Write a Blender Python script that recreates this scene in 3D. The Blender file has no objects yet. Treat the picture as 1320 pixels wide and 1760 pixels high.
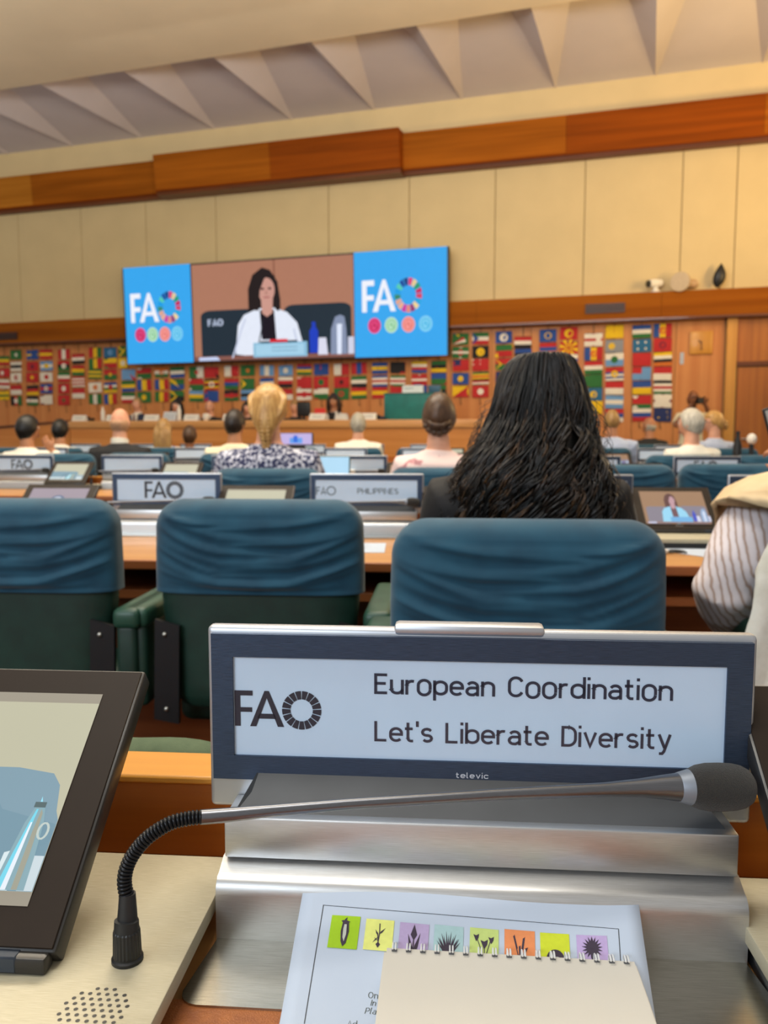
import bpy, bmesh, math, random
from mathutils import Vector, Matrix, noise
PI = math.pi
C = bpy.context.scene.collection
SC = bpy.context.scene

# ---------------------------------------------------------------- camera
F = 1420.0                      # focal length in pixels of the 1320 x 1760 frame
PSI = math.atan(137.0 / F)      # downward pitch
CZ = 1.10                       # eye height above the floor
cs, sn = math.cos(PSI), math.sin(PSI)
cam_data = bpy.data.cameras.new('camera')
cam = bpy.data.objects.new('camera', cam_data); C.objects.link(cam)
cam.location = (0, 0, CZ); cam.rotation_euler = (PI / 2 - PSI, 0, 0)
cam_data.sensor_fit = 'VERTICAL'; cam_data.sensor_width = 36; cam_data.sensor_height = 36
cam_data.lens = F / 1760 * 36
cam_data.clip_start = 0.02; cam_data.clip_end = 100
cam_data.dof.use_dof = True
cam_data.dof.focus_distance = 0.575
cam_data.dof.aperture_fstop = cam_data.lens / 2.6
SC.camera = cam

# ---------------------------------------------------------------- exposure, world, room lights, added fill lights
SC.view_settings.view_transform = 'Standard'
SC.view_settings.look = 'None'
SC.view_settings.gamma = 1.0
SC.view_settings.use_curve_mapping = False
SC.view_settings.exposure = 0.0
wd = bpy.data.worlds.new('room_light'); SC.world = wd; wd.use_nodes = True
bg = wd.node_tree.nodes['Background']
bg.inputs['Color'].default_value = (1.0, 0.94, 0.86, 1); bg.inputs['Strength'].default_value = 0.46

def area(name, loc, rot, sx, sy, power, col):
    d = bpy.data.lights.new(name, 'AREA'); d.shape = 'RECTANGLE'; d.size = sx; d.size_y = sy
    d.energy = power; d.color = col
    o = bpy.data.objects.new(name, d); C.objects.link(o); o.location = loc; o.rotation_euler = rot
    return o
WARM, NEUT, COOL = (1, 0.76, 0.42), (1, 0.95, 0.86), (0.78, 0.89, 1.0)
area('ceiling_downlight_near', (-1.0, 0.6, 5.6), (0, 0, 0), 2.5, 1.2, 130, NEUT)
area('ceiling_downlight_front', (-1.0, 5.0, 6.0), (0, 0, 0), 6, 1.2, 250, NEUT)
area('ceiling_downlight_stage', (0.5, 9.6, 6.0), (math.radians(32), 0, -0.3), 10, 0.8, 40, NEUT)
area('fill_uplight_left', (-7.8, 6.5, 2.6), (math.radians(180), math.radians(-30), 0), 0.8, 4, 420, (1, 0.97, 0.98))  # added fill aimed upward to brighten the ceiling, stands for no fixture
area('fill_uplight_right', (6.6, 9.0, 3.4), (Vector((3.2, 9.9, 6.6)) - Vector((6.6, 9.0, 3.4))).to_track_quat('-Z', 'Y').to_euler(), 0.8, 2.5, 260, (1, 0.66, 0.26))  # warm fill added to turn the right-hand ceiling folds golden
area('fill_uplight_middle', (-1.5, 4.6, 4.0), (math.radians(160), 0, 0), 8, 0.8, 800, (1, 0.97, 0.93))  # unseen light added out of frame to lift the soffit and folds
area('cool_fill_behind', (-3.2, -3.5, 3.2), (math.radians(72), 0, math.radians(-38)), 3.0, 2.2, 190, COOL)  # cool fill added behind the viewer to make front faces bluer

# ---------------------------------------------------------------- pixel geometry
def ray(px, py):
    u, v = px - 660.0, py - 880.0
    return u, F * cs - v * sn, -(F * sn + v * cs)
def at(px, py, Y):
    d = ray(px, py); k = Y / d[1]
    return Vector((d[0] * k, Y, CZ + d[2] * k))
class Frame:
    """A straight run in the room: origin on the floor, local x along it to the right, local y away from the viewer."""
    def __init__(s, ox, oy, th):
        s.o = Vector((ox, oy, 0)); s.th = th
        s.e = Vector((math.cos(th), -math.sin(th), 0)); s.n = Vector((math.sin(th), math.cos(th), 0))
    def w(s, lx, ly, z): return s.o + s.e * lx + s.n * ly + Vector((0, 0, z))
    def loc(s, p):
        r = Vector((p[0], p[1], 0)) - s.o
        return r.dot(s.e), r.dot(s.n), p[2]
    def px(s, px, py, ly=0.0):
        d = Vector(ray(px, py)); k = (s.o.dot(s.n) + ly) / d.dot(s.n)
        q = s.loc(d * k); return q[0], CZ + d[2] * k
    def onz(s, px, py, z):
        d = ray(px, py); k = (z - CZ) / d[2]
        q = s.loc((d[0] * k, d[1] * k, z)); return q[0], q[1]

# ---------------------------------------------------------------- materials
def lin(h):
    h = h.lstrip('#'); o = []
    for i in (0, 2, 4):
        c = int(h[i:i + 2], 16) / 255
        o.append(c / 12.92 if c <= 0.04045 else ((c + 0.055) / 1.055) ** 2.4)
    return tuple(o) + (1,)
MATS = {}
def _base(name):
    m = bpy.data.materials.new(name); m.use_nodes = True
    nt = m.node_tree; b = nt.nodes['Principled BSDF']
    return m, nt, b
def mat(name, col, rough=0.6, metal=0.0, var=0.10, scale=30.0, bump=0.0, col2=None, stretch=(1, 1, 1), emit=0.0, coat=0.0, spec=0.5, detail=3.0, bscale=None, sheen=0.0, lo=0.35, hi=0.65, trans=0.0):
    """Principled surface whose colour wanders between two tones on a (stretched) noise; optional bump on the same noise."""
    if name in MATS: return MATS[name]
    m, nt, b = _base(name); N, L = nt.nodes, nt.links
    c1 = lin(col); c2 = lin(col2) if col2 else tuple(max(0, x * (1 - var)) for x in c1[:3]) + (1,)
    tc = N.new('ShaderNodeTexCoord'); mp = N.new('ShaderNodeMapping'); mp.inputs['Scale'].default_value = stretch
    nz = N.new('ShaderNodeTexNoise'); nz.inputs['Scale'].default_value = scale; nz.inputs['Detail'].default_value = detail
    L.new(tc.outputs['Object'], mp.inputs['Vector']); L.new(mp.outputs['Vector'], nz.inputs['Vector'])
    rp = N.new('ShaderNodeValToRGB'); rp.color_ramp.elements[0].position = lo; rp.color_ramp.elements[1].position = hi
    rp.color_ramp.elements[0].color = c1; rp.color_ramp.elements[1].color = c2
    L.new(nz.outputs['Fac'], rp.inputs['Fac']); L.new(rp.outputs['Color'], b.inputs['Base Color'])
    b.inputs['Roughness'].default_value = rough; b.inputs['Metallic'].default_value = metal
    b.inputs['Specular IOR Level'].default_value = spec
    if coat: b.inputs['Coat Weight'].default_value = coat; b.inputs['Coat Roughness'].default_value = 0.08
    if sheen: b.inputs['Sheen Weight'].default_value = sheen
    if bump:
        bp = N.new('ShaderNodeBump'); bp.inputs['Strength'].default_value = bump; bp.inputs['Distance'].default_value = 0.002
        src = nz
        if bscale:
            src = N.new('ShaderNodeTexNoise'); src.inputs['Scale'].default_value = bscale; L.new(mp.outputs['Vector'], src.inputs['Vector'])
        L.new(src.outputs['Fac'], bp.inputs['Height']); L.new(bp.outputs['Normal'], b.inputs['Normal'])
    if emit:
        L.new(rp.outputs['Color'], b.inputs['Emission Color']); b.inputs['Emission Strength'].default_value = emit
    MATS[name] = m; return m
def wood(name, c1, c2, rough=0.4, sc=3.0, axis='X', coat=0.15, spec=0.4):
    if name in MATS: return MATS[name]
    st = {'X': (0.25, 6, 6), 'Z': (6, 6, 0.25), 'Y': (6, 0.25, 6)}[axis]
    m = mat(name, c1, rough, col2=c2, scale=sc, stretch=st, detail=6, bump=0.05, coat=coat, spec=spec)
    return m
def screen(hexcol, s=1.0):
    """Glowing picture element of a display."""
    k = 'screen_glow_' + hexcol + ('' if s == 1.0 else '_%d' % (s * 100))
    if k in MATS: return MATS[k]
    m, nt, b = _base(k); b.inputs['Base Color'].default_value = (0.004, 0.004, 0.004, 1)
    b.inputs['Roughness'].default_value = 0.5; b.inputs['Specular IOR Level'].default_value = 0.1
    N, L = nt.nodes, nt.links
    tc = N.new('ShaderNodeTexCoord'); nz = N.new('ShaderNodeTexNoise'); nz.inputs['Scale'].default_value = 12
    L.new(tc.outputs['Object'], nz.inputs['Vector'])
    mx = N.new('ShaderNodeMix'); mx.data_type = 'RGBA'; c = lin(hexcol)
    mx.inputs[6].default_value = c; mx.inputs[7].default_value = tuple(x * 0.94 for x in c[:3]) + (1,)
    L.new(nz.outputs['Fac'], mx.inputs[0]); L.new(mx.outputs[2], b.inputs['Emission Color'])
    b.inputs['Emission Strength'].default_value = s
    MATS[k] = m; return m
def ink(hexcol, rough=0.7):
    return mat('ink_' + hexcol, hexcol, rough, var=0.05, scale=40)

M = dict(
    cream=mat('cream_wall_panel', 'd2bc8c', 0.75, var=0.05, scale=2.0),
    seam=mat('panel_seam', '9a8458', 0.9),
    plaster=mat('ceiling_plaster', 'd6c5a4', 0.85, var=0.05, scale=1.5),
    plaster2=mat('folded_ceiling_plaster', 'cdc6c6', 0.8, var=0.05, scale=1.2),
    frieze=mat('frieze_plaster', 'dcc593', 0.8, var=0.05, scale=2),
    beam=wood('cornice_wood', 'a85e14', '8c4c0c', 0.7, 1.6, coat=0.0, spec=0.08),
    beam2=wood('cornice_wood_dark', '94480a', '7c3a06', 0.7, 1.6, coat=0.0, spec=0.08),
    beam3=wood('cornice_wood_light', 'bd7826', 'a8681c', 0.7, 1.6, coat=0.0, spec=0.08),
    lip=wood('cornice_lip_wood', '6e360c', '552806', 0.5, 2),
    fascia=wood('fascia_wood', '9a5814', '86480e', 0.7, 1.2, coat=0.0, spec=0.08),
    wallwood=wood('flag_wall_wood', 'd38f55', 'c67f49', 0.5, 1.5, 'Z', 0.03, 0.2),
    dooroak=wood('door_wood', 'bb6f22', 'a65e18', 0.4, 2.0, 'Z'),
    post=wood('door_post_wood', 'd89a40', 'c98a32', 0.4, 2, 'Z'),
    podium=wood('podium_wood', 'd9914a', 'c87d36', 0.35, 1.5),
    podtop=wood('podium_top_wood', 'dda263', 'cf9150', 0.4, 1.5),
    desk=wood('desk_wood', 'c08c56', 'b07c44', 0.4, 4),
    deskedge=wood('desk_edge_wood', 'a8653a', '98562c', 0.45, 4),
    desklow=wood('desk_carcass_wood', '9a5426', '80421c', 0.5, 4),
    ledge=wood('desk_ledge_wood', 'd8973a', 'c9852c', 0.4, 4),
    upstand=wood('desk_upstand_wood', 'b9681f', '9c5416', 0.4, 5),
    leather=mat('desk_leather', 'a8622c', 0.5, col2='935224', scale=90, bump=0.35, bscale=900),
    carpet=mat('carpet', '3a2a1e', 0.95, col2='2c2018', scale=150, bump=0.3),
    teal=mat('teal_chair_fabric', '1c4c62', 0.78, col2='164055', scale=14, bump=0.1, bscale=1400, sheen=0.22, spec=0.3),
    vinyl=mat('green_chair_vinyl', '143429', 0.5, col2='102c22', scale=20, bump=0.08, bscale=500),
    vinylarm=mat('green_arm_vinyl', '284f3e', 0.42, col2='214536', scale=20, bump=0.05, bscale=500),
    quilt=mat('green_quilted_cloth', '55684c', 0.8, col2='465a40', scale=40, bump=0.2, bscale=900),
    black=mat('black_plastic', '17181a', 0.42, var=0.2, scale=60),
    blackmatte=mat('black_matte_plastic', '1b1c1e', 0.55, var=0.2, scale=200, bump=0.05),
    bracket=mat('black_bracket', '101214', 0.45, var=0.2),
    screw=mat('steel_screw', 'b8b8b0', 0.35, 1.0),
    foam=mat('foam_windscreen', '2c2924', 0.95, col2='1c1c1c', scale=1500, bump=0.6, sheen=0.15),
    gunmetal=mat('microphone_stem_metal', '74767c', 0.30, 0.95, var=0.1, scale=40, stretch=(1, 30, 30)),
    flex=mat('gooseneck_metal', '26272a', 0.3, 0.75, var=0.1),
    collar=mat('silver_collar', '7e858f', 0.5, 0.4, var=0.05),
    darkmetal=mat('dark_brushed_frame', '46566f', 0.40, 0.75, col2='354256', scale=60, stretch=(1.5, 60, 90), detail=8, bump=0.15),
    silverframe=mat('silver_frame', 'b9bcc2', 0.4, 0.75, var=0.06, scale=30),
    alu=mat('brushed_aluminium', 'd0d0d0', 0.36, 0.9, col2='c0bfbd', scale=50, stretch=(1.2, 70, 70), detail=8, bump=0.03),
    steelplate=mat('brushed_steel_foot', 'b4b0a4', 0.24, 0.95, col2='a09c90', scale=40, stretch=(1.5, 60, 60), detail=6, bump=0.05),
    greytop=mat('grey_block_top', '46484b', 0.5, 0.4, var=0.1),
    eink=mat('name_screen', 'bdd2e8', 0.5, var=0.03, scale=20),
    console=mat('pale_console_panel', 'b8b199', 0.48, 0.15, col2='a89f85', scale=60, stretch=(1.5, 45, 30), detail=8, bump=0.08),
    consoleedge=mat('console_edge', 'b8b2a4', 0.4, 0.5),
    bezel=mat('tablet_bezel', '2c241e', 0.45, var=0.06, spec=0.12),
    bezelside=mat('tablet_side', '2e2c2a', 0.35, var=0.1),
    paper=mat('white_paper', 'b8c3d3', 0.85, var=0.03, scale=15),
    padpaper=mat('cream_pad_paper', 'cdc7bb', 0.88, var=0.03, scale=15),
    wire=mat('white_wire', 'e8e8e6', 0.35, 0.3, var=0.04),
    white=mat('white_plastic', 'e6e2d8', 0.5, var=0.04),
    skin=mat('skin_light', 'd9a184', 0.55, col2='cf9276', scale=12),
    skin2=mat('skin_tan', 'b9805c', 0.55, col2='ab7250', scale=12),
    skin3=mat('skin_brown', '8a5636', 0.5, col2='7a4a2e', scale=12),
)
def blob_fabric(name, base, spot, scale=45, thr=0.5, spot2=None):
    """Woven cloth with irregular printed blobs."""
    if name in MATS: return MATS[name]
    m, nt, b = _base(name); N, L = nt.nodes, nt.links
    tc = N.new('ShaderNodeTexCoord')
    nz = N.new('ShaderNodeTexNoise'); nz.inputs['Scale'].default_value = scale; nz.inputs['Detail'].default_value = 2; nz.inputs['Distortion'].default_value = 0.6
    L.new(tc.outputs['Object'], nz.inputs['Vector'])
    rp = N.new('ShaderNodeValToRGB'); e = rp.color_ramp.elements
    e[0].position = thr; e[0].color = lin(base); e[1].position = thr + 0.04; e[1].color = lin(spot)
    if spot2:
        x = e.new(thr + 0.12); x.color = lin(spot2)
    L.new(nz.outputs['Fac'], rp.inputs['Fac']); L.new(rp.outputs['Color'], b.inputs['Base Color'])
    b.inputs['Roughness'].default_value = 0.85; MATS[name] = m; return m
def stripe_fabric(name):
    if name in MATS: return MATS[name]
    m, nt, b = _base(name); N, L = nt.nodes, nt.links
    tc = N.new('ShaderNodeTexCoord'); mp = N.new('ShaderNodeMapping'); mp.inputs['Rotation'].default_value = (0, 0.35, 0.6)
    wv = N.new('ShaderNodeTexWave'); wv.inputs['Scale'].default_value = 19; wv.inputs['Distortion'].default_value = 2.4; wv.inputs['Detail Scale'].default_value = 1.5
    L.new(tc.outputs['Object'], mp.inputs['Vector']); L.new(mp.outputs['Vector'], wv.inputs['Vector'])
    rp = N.new('ShaderNodeValToRGB'); e = rp.color_ramp.elements
    e[0].position = 0.0; e[0].color = lin('d9cfd2'); e[1].position = 0.70; e[1].color = lin('d3c9cc')
    for p, c in ((0.78, 'b08f72'), (0.86, 'cfc3c4'), (0.93, '8f8489'), (1.0, 'b3917a')):
        x = e.new(p); x.color = lin(c)
    L.new(wv.outputs['Fac'], rp.inputs['Fac']); L.new(rp.outputs['Color'], b.inputs['Base Color'])
    b.inputs['Roughness'].default_value = 0.7; MATS[name] = m; return m
def hair_mat(name, c1, c2, rough=0.42, sc=90):
    return mat(name, c1, rough, col2=c2, scale=sc, stretch=(1, 1, 0.12), bump=0.6, detail=6)

# ---------------------------------------------------------------- mesh building
class MB:
    def __init__(s): s.v = []; s.f = []; s.m = []
    def add(s, vs, fs, m=None):
        o = len(s.v); s.v += [Vector(p) for p in vs]
        for f in fs: s.f.append([o + i for i in f]); s.m.append(m)
        return s
    def join(s, t, X=None):
        o = len(s.v); s.v += [(X @ p if X else p.copy()) for p in t.v]
        for f, m in zip(t.f, t.m): s.f.append([o + i for i in f]); s.m.append(m)
        return s
    def xf(s, X): s.v = [X @ p for p in s.v]; return s
    def box(s, a, b, m=None):
        x0, y0, z0 = a; x1, y1, z1 = b
        return s.add([(x0, y0, z0), (x1, y0, z0), (x1, y1, z0), (x0, y1, z0), (x0, y0, z1), (x1, y0, z1), (x1, y1, z1), (x0, y1, z1)],
                     [(3, 2, 1, 0), (4, 5, 6, 7), (0, 1, 5, 4), (1, 2, 6, 5), (2, 3, 7, 6), (3, 0, 4, 7)], m)
    def rbox(s, a, b, r, seg=3, m=None):
        bm = bmesh.new(); bmesh.ops.create_cube(bm, size=1)
        for v in bm.verts:
            v.co = Vector([(a[i] + b[i]) / 2 + v.co[i] * (b[i] - a[i]) for i in range(3)])
        bmesh.ops.bevel(bm, geom=bm.edges[:], offset=r, segments=seg, profile=0.5, affect='EDGES')
        bm.verts.index_update()
        s.add([v.co.copy() for v in bm.verts], [[v.index for v in f.verts] for f in bm.faces], m); bm.free(); return s
    def prism(s, poly, d0, d1, axis='y', m=None):
        """Extrude a 2-D outline (x, z) from y=d0 to y=d1 (axis y), or (y, z) along x, or (x, y) along z."""
        def P(p, d): return {'y': (p[0], d, p[1]), 'x': (d, p[0], p[1]), 'z': (p[0], p[1], d)}[axis]
        n = len(poly)
        ar = sum(poly[i][0] * poly[(i + 1) % n][1] - poly[(i + 1) % n][0] * poly[i][1] for i in range(n))
        if ar < 0: poly = poly[::-1]
        vs = [P(p, d0) for p in poly] + [P(p, d1) for p in poly]
        fs = [list(range(n)), list(range(2 * n - 1, n - 1, -1))] + [(i, i + n, (i + 1) % n + n, (i + 1) % n) for i in range(n)]
        if (d1 < d0) != (axis != 'y'): fs = [list(f)[::-1] for f in fs]
        return s.add(vs, fs, m)
    def tube(s, pts, rad, seg=10, m=None, flat=1.0):
        pts = [Vector(p) for p in pts]; n = len(pts)
        rad = rad if isinstance(rad, (list, tuple)) else [rad] * n
        up = None; vs = []
        for i, p in enumerate(pts):
            t = (pts[min(i + 1, n - 1)] - pts[max(i - 1, 0)])
            t = t.normalized() if t.length > 1e-9 else Vector((0, 0, 1))
            if up is None:
                a = Vector((0, 0, 1)) if abs(t.z) < 0.9 else Vector((1, 0, 0)); up = (a - t * a.dot(t)).normalized()
            else:
                up = up - t * up.dot(t); up = up.normalized() if up.length > 1e-6 else t.orthogonal().normalized()
            sd = t.cross(up)
            for k in range(seg):
                a = 2 * PI * k / seg; vs.append(p + (up * math.cos(a) * flat + sd * math.sin(a)) * rad[i])
        fs = [(i * seg + k, i * seg + (k + 1) % seg, (i + 1) * seg + (k + 1) % seg, (i + 1) * seg + k) for i in range(n - 1) for k in range(seg)]
        fs += [list(range(seg))[::-1], [(n - 1) * seg + k for k in range(seg)]]
        return s.add(vs, fs, m)
    def lathe(s, prof, c=(0, 0, 0), seg=24, m=None, sx=1, sy=1):
        """prof: (radius, z) from bottom to top."""
        vs = [(c[0] + r * sx * math.cos(2 * PI * k / seg), c[1] + r * sy * math.sin(2 * PI * k / seg), c[2] + z) for r, z in prof for k in range(seg)]
        n = len(prof)
        fs = [(i * seg + k, i * seg + (k + 1) % seg, (i + 1) * seg + (k + 1) % seg, (i + 1) * seg + k) for i in range(n - 1) for k in range(seg)]
        fs += [list(range(seg))[::-1], [(n - 1) * seg + k for k in range(seg)]]
        return s.add(vs, fs, m)
    def ball(s, c, r, seg=16, m=None):
        r = r if isinstance(r, (tuple, list)) else (r, r, r); h = seg // 2
        vs = [(c[0], c[1], c[2] - r[2])]
        for i in range(1, h):
            t = PI * i / h
            for k in range(seg):
                a = 2 * PI * k / seg; vs.append((c[0] + r[0] * math.sin(t) * math.cos(a), c[1] + r[1] * math.sin(t) * math.sin(a), c[2] - r[2] * math.cos(t)))
        vs.append((c[0], c[1], c[2] + r[2])); e = len(vs) - 1
        fs = [(0, 1 + (k + 1) % seg, 1 + k) for k in range(seg)]
        for i in range(h - 2):
            fs += [(1 + i * seg + k, 1 + i * seg + (k + 1) % seg, 1 + (i + 1) * seg + (k + 1) % seg, 1 + (i + 1) * seg + k) for k in range(seg)]
        fs += [(1 + (h - 2) * seg + k, 1 + (h - 2) * seg + (k + 1) % seg, e) for k in range(seg)]
        return s.add(vs, fs, m)
    def loft(s, secs, seg=28, m=None, p=2.0):
        """secs: (cx, cy, z, rx, ry) stacked bottom to top; p: superellipse power."""
        vs = []
        for cx, cy, z, rx, ry in secs:
            for k in range(seg):
                a = 2 * PI * k / seg; c, q = math.cos(a), math.sin(a)
                vs.append((cx + rx * math.copysign(abs(c) ** (2 / p), c), cy + ry * math.copysign(abs(q) ** (2 / p), q), z))
        n = len(secs)
        fs = [(i * seg + k, i * seg + (k + 1) % seg, (i + 1) * seg + (k + 1) % seg, (i + 1) * seg + k) for i in range(n - 1) for k in range(seg)]
        fs += [list(range(seg))[::-1], [(n - 1) * seg + k for k in range(seg)]]
        return s.add(vs, fs, m)
    def mesh(s, name, mats=None, smooth=True, ang=42):
        me = bpy.data.meshes.new(name)
        me.from_pydata([tuple(p) for p in s.v], [], s.f)
        ml = []
        for m in s.m:
            m = m or (mats[0] if mats else None)
            if m not in ml: ml.append(m)
        for m in ml: me.materials.append(m)
        me.polygons.foreach_set('material_index', [ml.index(m or (mats[0] if mats else None)) for m in s.m])
        if smooth:
            me.polygons.foreach_set('use_smooth', [True] * len(s.f))
            me.update(); me.set_sharp_from_angle(angle=math.radians(ang))
        me.update(); return me
def obj(name, mb, m=None, parent=None, smooth=True, ang=42, loc=None, rot=None):
    me = mb if isinstance(mb, bpy.types.Mesh) else mb.mesh(name, [m], smooth, ang)
    o = bpy.data.objects.new(name, me); C.objects.link(o)
    if parent: o.parent = parent
    if loc is not None: o.location = loc
    if rot is not None: o.rotation_euler = rot
    return o
def tag(o, label, cat, group=None):
    o['label'] = label; o['category'] = cat
    if group: o['group'] = group
    return o
def thing(name, label, cat, loc=(0, 0, 0), rz=0.0, group=None):
    o = bpy.data.objects.new(name, None); C.objects.link(o); o.empty_display_size = 0.05
    o.location = loc; o.rotation_euler = (0, 0, rz)
    return tag(o, label, cat, group)
def struct(name, mb, m=None, loc=None, rz=0.0, smooth=False, parent=None):
    o = obj(name, mb, m, parent, smooth)
    if loc is not None: o.location = loc
    o.rotation_euler = (0, 0, rz)
    if not parent: o['kind'] = 'structure'
    return o
def dup(root, loc, rz, label, group=None):
    r = root.copy(); C.objects.link(r); r.location = loc; r.rotation_euler = (0, 0, rz); r['label'] = label
    if group: r['group'] = group
    for ch in list(root.children):
        c = ch.copy(); C.objects.link(c); c.parent = r
        for g in list(ch.children):
            d = g.copy(); C.objects.link(d); d.parent = c
    return r

# ---------------------------------------------------------------- flat pictures and lettering
class Flat:
    """Flat shapes on a surface: fn(u, v, layer) gives the point; used for prints, screens and lettering."""
    def __init__(s, fn): s.fn = fn; s.mb = MB(); s.n = 0
    def poly(s, pts, m, layer=None):
        if layer is None: s.n += 1; layer = s.n
        n = len(pts); ar = sum(pts[i][0] * pts[(i + 1) % n][1] - pts[(i + 1) % n][0] * pts[i][1] for i in range(n))
        if ar < 0: pts = pts[::-1]
        s.mb.add([s.fn(u, v, layer) for u, v in pts], [list(range(n))], m); return s
    def rect(s, u0, v0, u1, v1, m, layer=None): return s.poly([(u0, v0), (u1, v0), (u1, v1), (u0, v1)], m, layer)
    def rrect(s, u0, v0, u1, v1, r, m, layer=None):
        p = []
        for cx, cy, a in ((u1 - r, v0 + r, -90), (u1 - r, v1 - r, 0), (u0 + r, v1 - r, 90), (u0 + r, v0 + r, 180)):
            for k in range(5):
                t = math.radians(a + k * 22.5); p.append((cx + r * math.cos(t), cy + r * math.sin(t)))
        return s.poly(p, m, layer)
    def ell(s, cu, cv, ru, rv, m, layer=None, seg=28):
        return s.poly([(cu + ru * math.cos(2 * PI * k / seg), cv + rv * math.sin(2 * PI * k / seg)) for k in range(seg)], m, layer)
    def sector(s, cu, cv, r0, r1, a0, a1, m, layer=None, asp=1.0, n=5):
        p = [(cu + r1 * asp * math.cos(a0 + (a1 - a0) * k / n), cv + r1 * math.sin(a0 + (a1 - a0) * k / n)) for k in range(n + 1)]
        p += [(cu + r0 * asp * math.cos(a1 + (a0 - a1) * k / n), cv + r0 * math.sin(a1 + (a0 - a1) * k / n)) for k in range(n + 1)]
        return s.poly(p, m, layer)
    def stroke(s, pts, w, m, layer=None, wu=None):
        """Constant-width line with mitred joints."""
        if layer is None: s.n += 1; layer = s.n
        P = [Vector((a, b)) for a, b in pts]; n = len(P); Lf, Rt = [], []
        closed = (P[0] - P[-1]).length < 1e-6
        for i in range(n):
            a = P[i] - P[i - 1] if i > 0 else (P[-1] - P[-2] if closed else None)
            b = P[i + 1] - P[i] if i < n - 1 else (P[1] - P[0] if closed else None)
            a = a or b; b = b or a
            na = Vector((-a.y, a.x)).normalized(); nb = Vector((-b.y, b.x)).normalized()
            q = na + nb; q = q.normalized() if q.length > 1e-6 else na
            k = min(2.0, 1 / max(0.3, q.dot(na)))
            Lf.append(P[i] + q * k * w / 2); Rt.append(P[i] - q * k * w / 2)
        vs = [s.fn(p.x, p.y, layer) for p in Lf] + [s.fn(p.x, p.y, layer) for p in Rt]
        s.mb.add(vs, [(n + i, n + i + 1, i + 1, i) for i in range(n - 1)], m); return s
def arc(cx, cy, rx, ry, a0, a1, n=10):
    return [(cx + rx * math.cos(math.radians(a0 + (a1 - a0) * k / n)), cy + ry * math.sin(math.radians(a0 + (a1 - a0) * k / n))) for k in range(n + 1)]
XH = 0.72
def _o(w=.54): return arc(w / 2, XH / 2, w / 2, .25, 0, 180, 8)[:0] + [(w, XH / 2 - .1), (w, XH / 2 + .1)] + arc(w / 2, XH - .25, w / 2, .25, 0, 180) + arc(w / 2, .25, w / 2, .25, 180, 360)
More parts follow.
